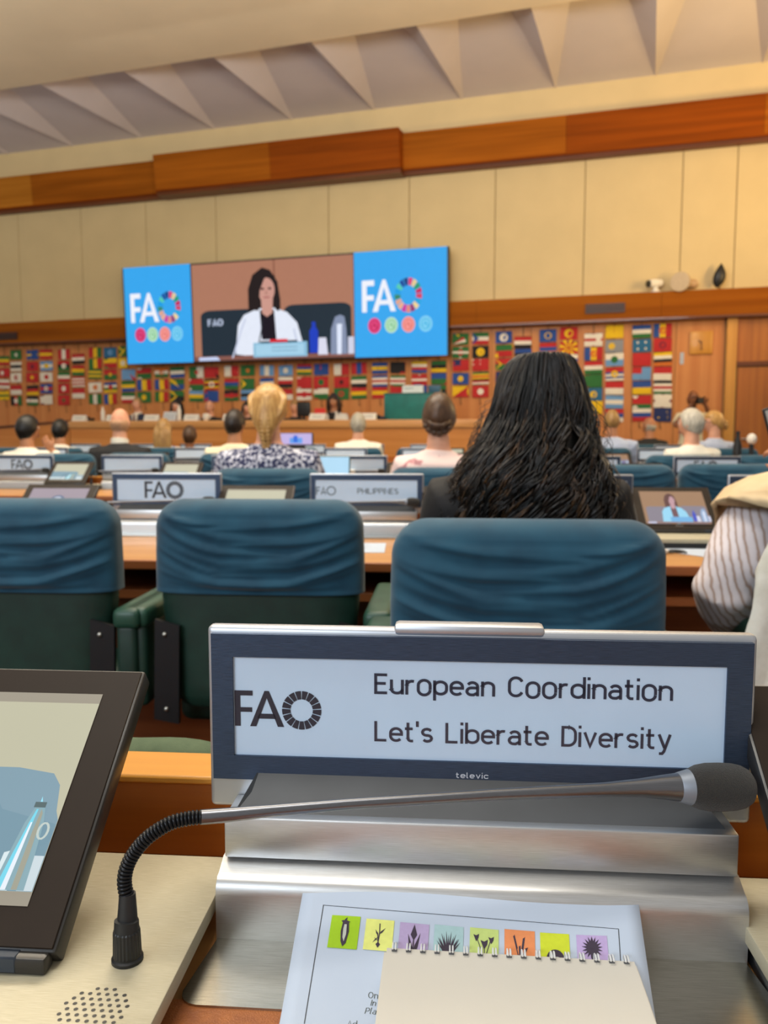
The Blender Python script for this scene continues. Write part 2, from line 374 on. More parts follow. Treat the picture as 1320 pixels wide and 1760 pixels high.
GL = {
    'E': (.52, [[(.52, .94), (.0, .94), (.0, .06), (.52, .06)], [(0, .52), (.46, .52)]]),
    'C': (.58, [arc(.29, .66, .29, .28, 20, 180) + arc(.29, .34, .29, .28, 180, 340)]),
    'L': (.5, [[(0, 1), (0, .06), (.5, .06)]]),
    'D': (.58, [[(0, .06), (0, .94), (.26, .94)] + arc(.26, .62, .32, .32, 90, 0) + arc(.26, .38, .32, .32, 0, -90) + [(0, .06)]]),
    'u': (.5, [[(0, XH), (0, .26)] + arc(.25, .26, .25, .2, 180, 360) + [(.5, .26)], [(.5, XH), (.5, 0)]]),
    'r': (.32, [[(0, 0), (0, XH)], [(0, .44)] + arc(.24, .44, .24, .22, 180, 70)]),
    'o': (.54, [_o()]),
    'p': (.54, [[(0, -.26), (0, XH)], [(0, XH / 2 - .1), (0, XH / 2 + .1)] + arc(.27, XH - .28, .27, .22, 180, 0) + arc(.27, .28, .27, .22, 0, -180)]),
    'd': (.54, [[(.54, 0), (.54, 1.04)], [(.54, XH / 2 - .1), (.54, XH / 2 + .1)] + arc(.27, XH - .28, .27, .22, 0, 180) + arc(.27, .28, .27, .22, 180, 360)]),
    'b': (.54, [[(0, 0), (0, 1.04)], [(0, XH / 2 - .1), (0, XH / 2 + .1)] + arc(.27, XH - .28, .27, .22, 180, 0) + arc(.27, .28, .27, .22, 0, -180)]),
    'e': (.52, [[(.02, .37), (.52, .37)] + arc(.26, XH - .29, .26, .23, 0, 180) + arc(.26, .29, .26, .23, 180, 320)]),
    'a': (.5, [arc(.25, XH - .27, .23, .21, 150, 0) + [(.48, 0)], [(.48, .4), (.22, .4)] + arc(.2, .23, .2, .17, 90, 270) + [(.3, .06), (.48, .16)]]),
    'n': (.5, [[(0, 0), (0, XH)], [(0, .46)] + arc(.25, .46, .25, .2, 180, 0) + [(.5, 0)]]),
    'i': (.02, [[(0, 0), (0, XH)], [(0, .9), (0, 1.04)]]),
    'l': (.14, [[(0, 1.04), (0, .16)] + arc(.1, .16, .1, .1, 180, 270) + [(.14, .06)]]),
    't': (.34, [[(.1, .96), (.1, .2)] + arc(.24, .2, .14, .14, 180, 270) + [(.34, .06)], [(-.04, .66), (.32, .66)]]),
    "'": (.02, [[(0, 1.04), (0, .76)]]),
    's': (.46, [arc(.23, .51, .21, .16, 25, 270, 8)[:] + arc(.25, .21, .2, .15, 90, -150, 8)]),
    'v': (.5, [[(0, XH), (.25, .05), (.5, XH)]]),
    'y': (.5, [[(0, XH), (.26, .06)], [(.5, XH), (.24, -.1), (.16, -.21), (.02, -.21)]]),
    'c': (.48, [arc(.25, .46, .25, .2, 20, 180) + arc(.25, .26, .25, .2, 180, 340)]),
    'P': (.54, [[(0, 0), (0, .94), (.3, .94)] + arc(.3, .7, .24, .24, 90, -90) + [(0, .46)]]),
    'H': (.58, [[(0, 0), (0, 1)], [(.58, 0), (.58, 1)], [(0, .5), (.58, .5)]]),
    'I': (.02, [[(0, 0), (0, 1)]]),
    'N': (.58, [[(0, 0), (0, 1), (.58, 0), (.58, 1)]]),
    'S': (.52, [arc(.26, .71, .24, .22, 30, 270) + arc(.26, .28, .26, .22, 90, -150)]),
    'O': (.7, [arc(.35, .5, .35, .45, 0, 360, 20)]),
    'A': (.62, [[(0, 0), (.31, .97), (.62, 0)], [(.1, .28), (.52, .28)]]),
    'F': (.5, [[(0, 0), (0, .94), (.5, .94)], [(0, .52), (.44, .52)]]),
    ' ': (.3, []),
}
def text(fl, s, u0, v0, cap, m, width=None, wt=.125, gap=.25, slant=0.0, layer=None):
    nat = sum(GL[c][0] + gap for c in s) - gap
    k = (width / (nat * cap)) if width else 1.0
    if layer is None: fl.n += 1; layer = fl.n
    x = 0.0
    for c in s:
        w, st = GL[c]
        for p in st:
            fl.stroke([(u0 + (x + a + slant * b) * cap * k, v0 + b * cap) for a, b in p], wt * cap, m, layer)
        x += w + gap
    return u0 + (x - gap) * cap * k
SDG = ['e5243b', 'dda63a', '4c9f38', 'c5192d', 'ff3a21', '26bde2', 'fcc30b', 'a21942', 'fd6925', 'dd1367', 'fd9d24', 'bf8b2e', '3f7e44', '0a97d9', '56c02b', '00689d', '19486a']
def fao(fl, u, v, h, m, ring=None, layer=None, bw=1.0):
    """The letters F and A and a ring of seventeen segments; returns the right end."""
    if layer is None: fl.n += 1; layer = fl.n
    t = .155 * h * bw; e = .17 * h * bw
    fl.poly([(u, v), (u + t, v), (u + t, v + .53 * h - .13 * h * bw), (u + .48 * h, v + .53 * h - .13 * h * bw), (u + .48 * h, v + .53 * h), (u + t, v + .53 * h), (u + t, v + h - .14 * h * bw), (u + .5 * h, v + h - .14 * h * bw), (u + .5 * h, v + h), (u, v + h)], m, layer)
    a = u + .42 * h; w = .94 * h
    fl.poly([(a, v), (a + e, v), (a + w / 2, v + (.97 - .17 * bw) * h), (a + w - e, v), (a + w, v), (a + w / 2 + .06 * h, v + h), (a + w / 2 - .06 * h, v + h)], m, layer)
    fl.poly([(a + .2 * h, v + .22 * h), (a + w - .2 * h, v + .22 * h), (a + w - .26 * h, v + .36 * h), (a + .26 * h, v + .36 * h)], m, layer)
    R = .54 * h; cu = a + w + R - .05 * h; cv = v + .48 * h
    for k in range(17):
        a0 = PI / 2 - 2 * PI * k / 17 - .028; a1 = PI / 2 - 2 * PI * (k + 1) / 17 + .028
        fl.sector(cu, cv, R * .57, R, a0, a1, ring[k] if ring else m, layer, n=3)
    return cu + R
# ================================================================ the setting
TH = math.atan(0.31)
W = Frame(0, 14.5, TH)            # the front wall: local x to the right along it, y away
def wst(name, mb, m=None, smooth=False): return struct(name, mb, m, W.o, -TH, smooth)
XL, XR = -10.0, 8.2
def wl(px, py, ly=0.0): return W.px(px, py, ly)

struct('floor', MB().box((-14, -4, -0.1), (14, 19, 0.0)), M['carpet'])

# cream upper wall of tall panels with open seams
z_fb, z_ft = 2.86, 3.25           # wooden fascia band
z_bb, z_bt = 5.40, 6.02           # wooden cornice beam
z_fr = 6.50                       # where the folded ceiling meets the wall
b = MB(); b.box((XL, 0.03, z_ft - 0.05), (XR, 0.2, 6.7), M['seam'])
sx = [XL] + [wl(p, 440)[0] for p in (33, 141, 252, 372, 565, 703, 850, 1003, 1169, 1262)] + [XR]
for i in range(len(sx) - 1):
    b.rbox((sx[i] + 0.006, 0.0, z_ft), (sx[i + 1] - 0.006, 0.03, z_bb + 0.02), 0.004, 1, M['cream'])
wst('wall_front', b)
b = MB(); b.box((XL, -0.06, z_bt - 0.02), (XR, 0.03, z_fr + 0.25), M['frieze']); wst('trim_1', b)
# cornice: three lengths of panelled beam, the middle one standing forward
def beam(name, x0, x1, dep, zb, zt, segs, rake):
    b = MB(); h = zt - zb
    xs = [x0] + segs + [x1]; ms = [M['beam3'], M['beam'], M['beam2'], M['beam']]
    for i in range(len(xs) - 1):
        m = ms[(i + (1 if name != 'trim_2' else 0)) % 4]
        a0 = xs[i]; a1 = xs[i + 1] - 0.004
        b.prism([(-dep - rake, zt), (-dep, zb + 0.06), (0.0, zb + 0.06), (0.0, zt)], a0, a1, 'x', m)
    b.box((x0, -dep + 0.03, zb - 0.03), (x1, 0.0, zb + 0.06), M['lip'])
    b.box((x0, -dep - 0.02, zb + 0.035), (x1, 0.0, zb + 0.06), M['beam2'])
    wst(name, b)
xa, xb = wl(268, 310, -0.35)[0], wl(688, 270, -0.35)[0]
beam('trim_2', XL, xa + 0.15, 0.16, z_bb, z_bt, [wl(66, 340)[0]], 0.05)
beam('trim_3', xa, xb, 0.36, z_bb - 0.01, z_bt + 0.02, [wl(468, 290, -.3)[0]], 0.08)
beam('trim_4', xb - 0.1, XR, 0.16, z_bb, z_bt, [wl(975, 235)[0], wl(1312, 205)[0]], 0.05)
# fascia over the flags, with a dark strip below that draws its shadow line
b = MB(); fx = [XL, wl(20, 575)[0], wl(823, 540)[0], wl(1137, 510)[0], XR]
for i in range(4): b.box((fx[i], -0.22, z_fb), (fx[i + 1] - 0.004, 0.04, z_ft), M['fascia'])
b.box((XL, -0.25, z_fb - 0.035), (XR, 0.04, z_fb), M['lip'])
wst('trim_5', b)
# wood-panelled lower wall
b = MB(); b.box((XL, 0.01, 0), (XR, 0.2, z_fb), M['seam'])
px_ = [XL] + [wl(p, 640)[0] for p in (-40, 46, 128, 205, 313, 380, 446, 506, 570, 636, 702, 775, 845, 912, 990, 1088, 1160)] + [wl(1244, 640)[0]]
for i in range(len(px_) - 1): b.rbox((px_[i] + 0.004, -0.012, 0), (px_[i + 1] - 0.004, 0.02, z_fb), 0.003, 1, M['wallwood'])
wst('wall_front_panelling', b)
# side bay with a door at the right
dl = wl(1262, 690, -0.02)[0]; zt_d = wl(1290, 629, -0.02)[1]
b = MB(); b.box((wl(1246, 640)[0], -0.10, 0), (dl, 0.03, z_fb), M['post']); wst('trim_6', b)
b = MB(); b.box((dl, -0.02, zt_d + 0.07), (XR, 0.03, z_fb), M['dooroak'])
b.box((dl, -0.05, zt_d), (XR, 0.03, zt_d + 0.07), M['lip']); wst('trim_7', b)
d = MB(); d.rbox((dl + 0.03, -0.01, 0.01), (dl + 0.98, 0.03, zt_d - 0.01), 0.004, 1, M['dooroak']); dr = wst('door_1', d)
hd = MB(); hd.tube([(dl + 0.12, -0.06, 1.0), (dl + 0.26, -0.06, 1.0)], 0.011, 10); hd.tube([(dl + 0.13, -0.0, 1.0), (dl + 0.13, -0.06, 1.0)], 0.012, 10)
obj('door_handle', hd, M['alu'], dr)
d = MB(); d.rbox((dl + 1.0, -0.01, 0.01), (XR, 0.03, zt_d - 0.01), 0.004, 1, M['dooroak']); wst('wall_front_side', d)

# folded plaster ceiling: tapering ridges that run out towards the room
b = MB()
off = wl(645, 188)[0]; k0 = round((off - XL) / 1.5)
apx = [off + 1.5 * (i - k0) for i in range(-1, 14)]
y1 = -3.4; z1 = z_fr + 0.36
for i, a in enumerate(apx):
    nxt = a + 1.5; w = 0.60
    A0 = (a, 0.05, z_fr)
    l = (a - w, y1, z1); mid = (a - w * 0.05, y1, z1 - 0.46); r = (a + w, y1, z1)
    N0 = (nxt, 0.05, z_fr); nl = (nxt - w, y1, z1)
    b.add([A0, l, mid, r, N0, nl], [(0, 1, 2), (0, 2, 3), (0, 3, 5, 4)], M['plaster2'])
wst('ceiling', b)
# lower flat soffit nearer the viewer, its front edge parallel to the wall
lz = 6.30; sy = -3.5
def soff(px, py): return W.onz(px, py, lz)
sa, sb = soff(0, 155), soff(1000, 0)
b = MB(); b.add([(XL - 2, sa[1] + (sa[1] - sb[1]) / (sa[0] - sb[0]) * (XL - 2 - sa[0]), lz), (XR + 2, sb[1] + (sa[1] - sb[1]) / (sa[0] - sb[0]) * (XR + 2 - sb[0]), lz), (XR + 2, -12, lz), (XL - 2, -12, lz)], [(0, 1, 2, 3)], M['plaster'])
n = len(b.v); b.add([p + Vector((0, 0, 0.5)) for p in b.v], [(0, 1, 2, 3)], M['plaster'])
b.f += [[0, 1, 5, 4], [1, 2, 6, 5], [2, 3, 7, 6], [3, 0, 4, 7]]; b.m += [M['plaster']] * 4
wst('ceiling_soffit', b)

# stage platform and the panel's long desk
ST = 0.36
PY = -1.75                        # podium front, local y from the wall
b = MB(); b.box((wl(70, 722, PY)[0], PY - 0.1, 0), (wl(845, 722, PY)[0], 0.0, ST), M['podium']); wst('stage_platform', b)
pl, pr = wl(118, 724, PY)[0], wl(846, 722, PY)[0]
pz = wl(500, 722, PY)[1]
t = thing('podium_desk', 'long orange wooden podium desk in front of the flag wall', 'desk', W.w(0, PY, ST), -TH)
obj('front_panel', MB().rbox((pl, 0.03, -ST), (pr, 0.07, pz - ST - 0.1), 0.004, 1), M['podium'], t)
obj('worktop', MB().rbox((pl - 0.02, 0.0, pz - ST - 0.12), (pr + 0.02, 0.62, pz - ST), 0.008, 2), M['podtop'], t)
for xx in (pl, pr - 0.04): obj('side_panel', MB().rbox((xx, 0.07, 0), (xx + 0.04, 0.6, pz - ST - 0.12), 0.004, 1), M['podium'], t)
# sloping side screen at the far left
b = MB(); zl = wl(-120, 747, PY + 0.05)[1]; xl = wl(-120, 747, PY + 0.05)[0]
b.prism([(xl, 0), (pl - 0.03, 0), (pl - 0.03, pz - 0.02), (xl, zl)], 0.0, 0.06, 'y')
o = obj('ramp_screen', b, M['podium'], None, False, loc=W.w(0, PY + 0.05, 0), rot=(0, 0, -TH)); tag(o, 'sloping orange wooden side screen left of the podium desk', 'partition')
b2 = MB().prism([(xl, zl), (pl - 0.03, pz - 0.02), (pl - 0.03, pz + 0.02), (xl, zl + 0.04)], -0.02, 0.08, 'y')
obj('handrail', b2, M['lip'], o, False)

# vents
for i, (p, q, w_, h_) in enumerate(((1040, 530, .60, .15), (8, 578, .62, .14))):
    x, z = wl(p, q, -0.22)
    t = thing('air_vent', ['dark slatted air vent in the wooden band, above the flags right of the screen', 'dark slatted air vent in the wooden band at the far left edge'][i], 'vent', W.w(x, -0.235, z), -TH, 'vents in the wooden band')
    obj('backing', MB().box((-w_ / 2, 0.0, -h_ / 2), (w_ / 2, 0.014, h_ / 2)), M['black'], t, False)
    b = MB()
    for k in range(8): b.box((-w_ / 2, -0.012, -h_ / 2 + h_ * (k + .2) / 8), (w_ / 2, 0.0, -h_ / 2 + h_ * (k + .5) / 8))
    obj('grille', b, M['lip'], t, False)
# square wall clock
x, z = wl(1205, 589, -0.02); t = thing('wall_clock', 'square pale wooden wall clock right of the flags', 'clock', W.w(x, -0.012, z), -TH)
obj('clock_face', MB().rbox((-.165, -.04, -.175), (.165, 0, .175), .008, 2), M['post'], t)
obj('hour_hand', MB().prism([(-.012, -.01), (.012, -.01), (-.03, .035), (-.055, .045)], -.046, -.041), M['lip'], t, False)
obj('minute_hand', MB().prism([(-.008, .02), (.008, .02), (.012, -.12), (-.002, -.12)], -.05, -.046), M['lip'], t, False)
# white notice strip
x, z = wl(1172, 616, -0.02); fl = MB().rbox((-.028, -.006, -.09), (.028, 0, .09), .002, 1)
o = obj('wall_notice', fl, M['paper'], loc=W.w(x, -0.013, z), rot=(0, 0, -TH)); tag(o, 'small white vertical notice strip on the wall between flags and clock', 'notice')
# surveillance camera on the band
x, z = wl(1127, 497, -0.2); t = thing('surveillance_camera', 'small white camera with black lens on the wooden band', 'camera', W.w(x, -0.14, z_ft), -TH)
obj('base', MB().lathe([(.07, 0), (.075, .02), (.04, .05), (.03, .09)]), M['white'], t)
obj('body', MB().tube([(-.10, -.06, .13), (-.02, 0, .14), (.08, .06, .15)], [.06, .068, .055], 16), M['white'], t)
obj('lens', MB().tube([(-.125, -.075, .13), (-.095, -.056, .13)], [.05, .055], 16), M['black'], t)
# white round speaker
x, z = wl(1175, 486, -0.15); t = thing('wall_speaker', 'white round wall speaker between camera and dark dish', 'speaker', W.w(x, -0.02, z), -TH)
obj('horn', MB().tube([(-.06, -.25, 0), (-.05, -.22, 0), (0, -.08, 0)], [.145, .15, .10], 24), mat('speaker_white', 'c9b495', .6), t)
obj('bracket', MB().tube([(0, -.1, 0), (.16, -.03, -.01), (.17, 0.02, -.01)], [.07, .07, .05], 14), mat('speaker_bracket', 'c0a07c', .6), t)
# dark folded dish
x, z = wl(1237, 474, -0.2); t = thing('dish_speaker', 'dark leaf shaped dish on a thin stalk above the band', 'speaker', W.w(x, -0.16, z), -TH)
sec = []
for k in range(13):
    a = k / 12; sec.append((.02 * math.sin(a * PI) - .03 + .05 * a * a, 0, -.17 + .36 * a, .085 * math.sin(PI * a ** .8) ** .9 + .004, .05 * math.sin(PI * a) + .004))
obj('dish', MB().loft(sec, 18), M['black'], t)
obj('stalk', MB().tube([(.0, 0, -.16), (.05, .05, -.26), (.07, .1, -(z - z_ft))], .01, 8), M['black'], t)

# ---------------------------------------------------------------- the big video wall
ang = math.radians(2.0)
lx0, lzb = wl(222, 626, -0.30); lx1, lz1 = wl(771, 610, -0.30)
lzt = wl(771, 423, -0.36)[1]
SW = lx1 - lx0 + 0.05; SH = lzt - (lzb + lz1) / 2
t = thing('video_wall', 'large bright video wall showing a speaker between two blue panels', 'screen', W.w(lx0 - 0.05, -0.30, (lzb + lz1) / 2), -TH)
vw = t
R2 = Matrix.Rotation(ang, 4, 'X')
def vfn(u, v, l): return R2 @ Vector((u * SW, -0.001 - 0.0012 * l, v * SH))
obj('casing', MB().box((0, 0, 0), (SW, 0.12, SH)).xf(R2), M['black'], t, False)
blue, white_, = screen('38a9f2'), screen('f4f6ff')
f0, f1 = (346 - 217) / (771 - 217) * 0.985, 0.735
def logo_panel(a, b):
    f = Flat(vfn); w = (b - a)
    f.rect(a, 0.0, b, 1.0, blue)
    asp = SW / SH
    # letters drawn in panel units corrected for its aspect
    pa = SH / (SW * w)
    g2 = Flat(lambda u, v, l: vfn(a + w * u * pa, v, l + 2)); g3 = Flat(lambda u, v, l: vfn(a + w * u * pa * .84, v, l + 2))
    h = .30
    fao(g3, .085 / pa / .84, .43, h, white_, [screen(c) for c in ['e83a6a', 'f2d08a', '2f9e6a', 'd22352', 'e0405a', '2aa8e0', 'f8d890', 'a02a60', 'f08a70', 'd8309a', 'f5b08a', 'e8a888', '3a8a6a', '1aa0e8', '5ad0b0', '1a4a9a', '1a3a7a']], None, 1.25)
    for k, (c, c2) in enumerate((('e84a86', 'c02858'), ('bfe8c8', '86c890'), ('fb9f9a', 'e87a72'), ('86d6f8', '4ab8e8'))):
        cu = (.22 + .185 * k) / pa
        g2.ell(cu, .30, .066, .075, screen(c), 4); g2.ell(cu, .30, .048, .054, screen(c2), 5); g2.ell(cu, .30, .036, .042, screen(c), 6)
        g2.stroke([(cu - .02, .285), (cu, .318), (cu + .02, .29), (cu + .012, .27)], .014, screen(c2), 7)
    f.mb.join(g2.mb); f.mb.join(g3.mb); return f.mb
obj('picture_panel', logo_panel(0.004, f0), None, t, False)
obj('picture_panel', logo_panel(f1, 0.996), None, t, False)
def speaker_picture(fn, detail=True, tone=1):
    """A woman in a white jacket at a desk before a wooden wall: the live picture on the displays. u, v in 0..1."""
    f = Flat(fn); S = screen
    wallc, chair, hair, face, jac, top = ('b07a62', '22303c', '231a1c', 'cf9a8c', 'e8eefc', '1a1420') if tone else ('a78468', '8f8894', '6a4a48', 'c8a0a8', '9fdcf8', '7a5a60')
    f.rect(0, 0, 1, 1, S(wallc)); f.rect(.52, .55, .53, 1, S('8f5c48' if tone else '9a785c'))
    f.rrect(.05, -.0, .42, .52, .06, S(chair)); f.rrect(.58, .0, .985, .54, .06, S(chair))
    if tone: text(f, 'FAO', .10, .36, .07, S('b8c4dc'), .09, .16)
    f.poly([(.36, .48), (.36, .72), (.39, .86), (.45, .93), (.50, .90), (.545, .78), (.56, .6), (.56, .48), (.50, .44), (.42, .44)], S(hair))
    f.poly([(.27, .06), (.29, .36), (.33, .46), (.42, .52), (.52, .52), (.60, .47), (.66, .36), (.71, .04), (.5, -.0)], S(jac))
    f.poly([(.43, .5), (.52, .5), (.53, .2), (.44, .2)], S(top)); f.poly([(.44, .62), (.515, .62), (.51, .47), (.475, .43), (.445, .47)], S(face))
    f.ell(.475, .70, .052, .125, S(face)); f.poly([(.41, .72), (.435, .84), (.48, .86), (.46, .80), (.435, .70), (.425, .5), (.40, .5)], S(hair))
    f.poly([(.53, .72), (.52, .82), (.48, .86), (.47, .9), (.53, .84), (.555, .62), (.55, .48), (.53, .5)], S(hair))
    if detail:
        for e in (.452, .497): f.ell(e, .715, .011, .013, S('5a3a38'), 20)
        f.poly([(.472, .70), (.479, .70), (.484, .655), (.467, .655)], S('b98478'), 20); f.rect(.458, .622, .495, .634, S('a85a5c'), 20)
        f.stroke([(.25, .02), (.31, .30), (.34, .42)], .01, S('c8d0e8'), 20); f.stroke([(.67, .06), (.64, .30)], .01, S('c8d0e8'), 20)
        f.stroke([(.42, .16), (.44, .3), (.445, .40)], .008, S('30343c'), 21)
    f.rect(0, 0, 1, .045, S('8a5a50' if tone else '9a7a70')); f.poly([(.03, .0), (.03, .035), (.15, .04), (.17, .0)], S('c8d4f4' if tone else 'd8dcf8'))
    f.rect(.385, .02, .72, .17, S('8ec0dc' if tone else '7ab8e8'), 22)
    if detail:
        f.rect(.40, .04, .70, .15, S('a8d4ec'), 23); text(f, 'FAO', .405, .08, .04, S('3a5a78'), .05, .16); f.rect(.49, .17, .60, .20, S('e02838'), 23)
        f.rect(.43, .165, .66, .185, S('20242c'), 22); f.rect(.50, .115, .66, .122, S('6a94b0'), 24); f.rect(.50, .08, .66, .087, S('6a94b0'), 24)
    f.poly([(.735, .05), (.735, .27), (.75, .31), (.75, .36), (.772, .36), (.772, .31), (.787, .27), (.787, .05)], S('1f40c0' if tone else '4a58c8'), 22)
    f.poly([(.785, .03), (.79, .2), (.835, .2), (.845, .03)], S('dfe0f2'), 23)
    f.poly([(.86, .03), (.865, .28), (.89, .40), (.92, .42), (.945, .40), (.955, .28), (.96, .03)], S('8894b0' if tone else '9fb8d8'), 22)
    f.poly([(.90, .03), (.90, .33), (.93, .33), (.925, .03)], S('e4ecff'), 24); f.poly([(.965, .03), (.965, .2), (1, .2), (1, .03)], S('d4d6ea'), 23)
    return f.mb
w0, w1 = f0 + 0.004, f1 - 0.002
obj('picture_panel', speaker_picture(lambda u, v, l: vfn(w0 + (w1 - w0) * u, 0.01 + 0.975 * v, l * 0.5)), None, t, False)
obj('wall_bracket', MB().box((SW * .2, .12, SH * .3), (SW * .8, .26, SH * .7)), M['black'], t, False)
# ================================================================ desk rows
DZ = 0.74                                            # desk surface
TR = math.radians(4.35)
R1 = Frame(0.067, 0.59, TR)
ROWS = {1: R1, 2: Frame(-0.062, 2.90, math.radians(4.2)), 3: Frame(-0.18, 5.20, math.radians(4.0)), 4: Frame(-0.36, 7.75, math.radians(4.0)), 5: Frame(-0.20, 10.1, math.radians(6.0))}
ROWNAME = {1: 'nearest', 2: 'second', 3: 'third', 4: 'fourth', 5: 'fifth'}
PER = 0.72
def desk_row(k, x0, x1, label):
    fr = ROWS[k]; t = thing('desk_row', label, 'desk', fr.w(0, 0, 0), -fr.th)
    yf, yb = -0.63, 0.10
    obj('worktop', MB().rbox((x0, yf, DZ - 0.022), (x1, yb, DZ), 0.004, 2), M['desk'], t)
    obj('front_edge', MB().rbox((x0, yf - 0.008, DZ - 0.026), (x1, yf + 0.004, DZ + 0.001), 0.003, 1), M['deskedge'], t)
    obj('shelf', MB().rbox((x0, yf + 0.02, DZ - 0.115), (x1, -0.1, DZ - 0.09), 0.002, 1), M['deskedge'], t)
    n = 0; x = x0 + 0.3
    while x < x1:
        obj('divider', MB().box((x, yf + 0.04, DZ - 0.09), (x + 0.02, -0.1, DZ - 0.022)), M['desklow'], t, False); x += PER
    mp = obj('modesty_panel', MB().box((x0, -0.42, 0.06), (x1, -0.40, DZ - 0.115)), M['desklow'], t, False)
    if k == 2:
        for sx_ in (-.80, -.08, .64): obj('cable_slot', MB().rbox((sx_ - .035, -.426, .40), (sx_ + .035, -.41, .418), .007, 3), M['black'], mp)
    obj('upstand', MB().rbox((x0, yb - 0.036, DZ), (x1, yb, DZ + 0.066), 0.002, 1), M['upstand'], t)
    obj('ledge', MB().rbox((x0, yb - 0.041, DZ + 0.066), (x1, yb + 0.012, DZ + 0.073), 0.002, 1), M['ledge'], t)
    if k == 1:
        obj('leather_pad', MB().rbox((x0, yf + .02, DZ), (x1, -0.113, DZ + 0.003), 0.001, 1), M['leather'], t)
    obj('back_panel', MB().box((x0, yb - 0.02, 0.1), (x1, yb, DZ)), M['desklow'], t, False)
    for xx in ([x0 + .4, x1 - .4] if k < 3 else [x0 + .4]):
        obj('support', MB().rbox((xx, -0.5, 0), (xx + 0.03, -0.1, DZ - 0.115), 0.002, 1), M['desklow'], t)
    return t
desk_row(1, -1.6, 1.5, 'nearest wooden desk with leather pad, under the name display in front')
desk_row(2, -2.0, 2.1, 'wooden desk row just ahead, with the PHILIPPINES display on it')
desk_row(3, -3.4, 3.0, 'third wooden desk row, before the blonde woman with the braid')
desk_row(4, -4.6, 3.9, 'fourth wooden desk row, in front of the bald man in the black suit')
desk_row(5, -5.4, 4.4, 'farthest wooden desk row, nearest the podium desk')

# ---------------------------------------------------------------- name display
PW, PH_, PZ0 = 0.394, 0.112, 0.0985          # plate width, height, bottom above the desk
def mod(k, i, off=(0, 0, 0)):
    fr = ROWS[k]; return fr.w(i * PER + off[0], off[1], DZ + off[2])
def display_body(t, near):
    b = MB(); b.rbox((-PW / 2 - .004, 0.004, PZ0 - .024), (PW / 2 + .004, 0.017, PZ0 + PH_ + .005), 0.004, 3)
    if near: b.rbox((-.06, .003, PZ0 + PH_), (.05, .02, PZ0 + PH_ + .0085), 0.003, 2)
    obj('back_shell', b, M['silverframe'], t)
    # dark brushed frame with the screen opening
    sx0, sx1, sz0, sz1 = -PW / 2 + .0162, PW / 2 - .0178, PZ0 + .0185, PZ0 + PH_ - .0175
    b = MB(); o = [(-PW / 2, PZ0), (PW / 2, PZ0), (PW / 2, PZ0 + PH_), (-PW / 2, PZ0 + PH_)]; i_ = [(sx0, sz0), (sx1, sz0), (sx1, sz1), (sx0, sz1)]
    vs = [(x, 0, z) for x, z in o] + [(x, 0, z) for x, z in i_] + [(x, 0.004, z) for x, z in o] + [(x, 0.0025, z) for x, z in i_]
    b.add(vs, [(0, 1, 5, 4), (1, 2, 6, 5), (2, 3, 7, 6), (3, 0, 4, 7)] + [(a, 8 + a, 8 + (a + 1) % 4, (a + 1) % 4) for a in range(4)] + [(4 + a, 4 + (a + 1) % 4, 12 + (a + 1) % 4, 12 + a) for a in range(4)])
    obj('front_frame', b, M['darkmetal'], t, True, 20)
    return sx0, sx1, sz0, sz1
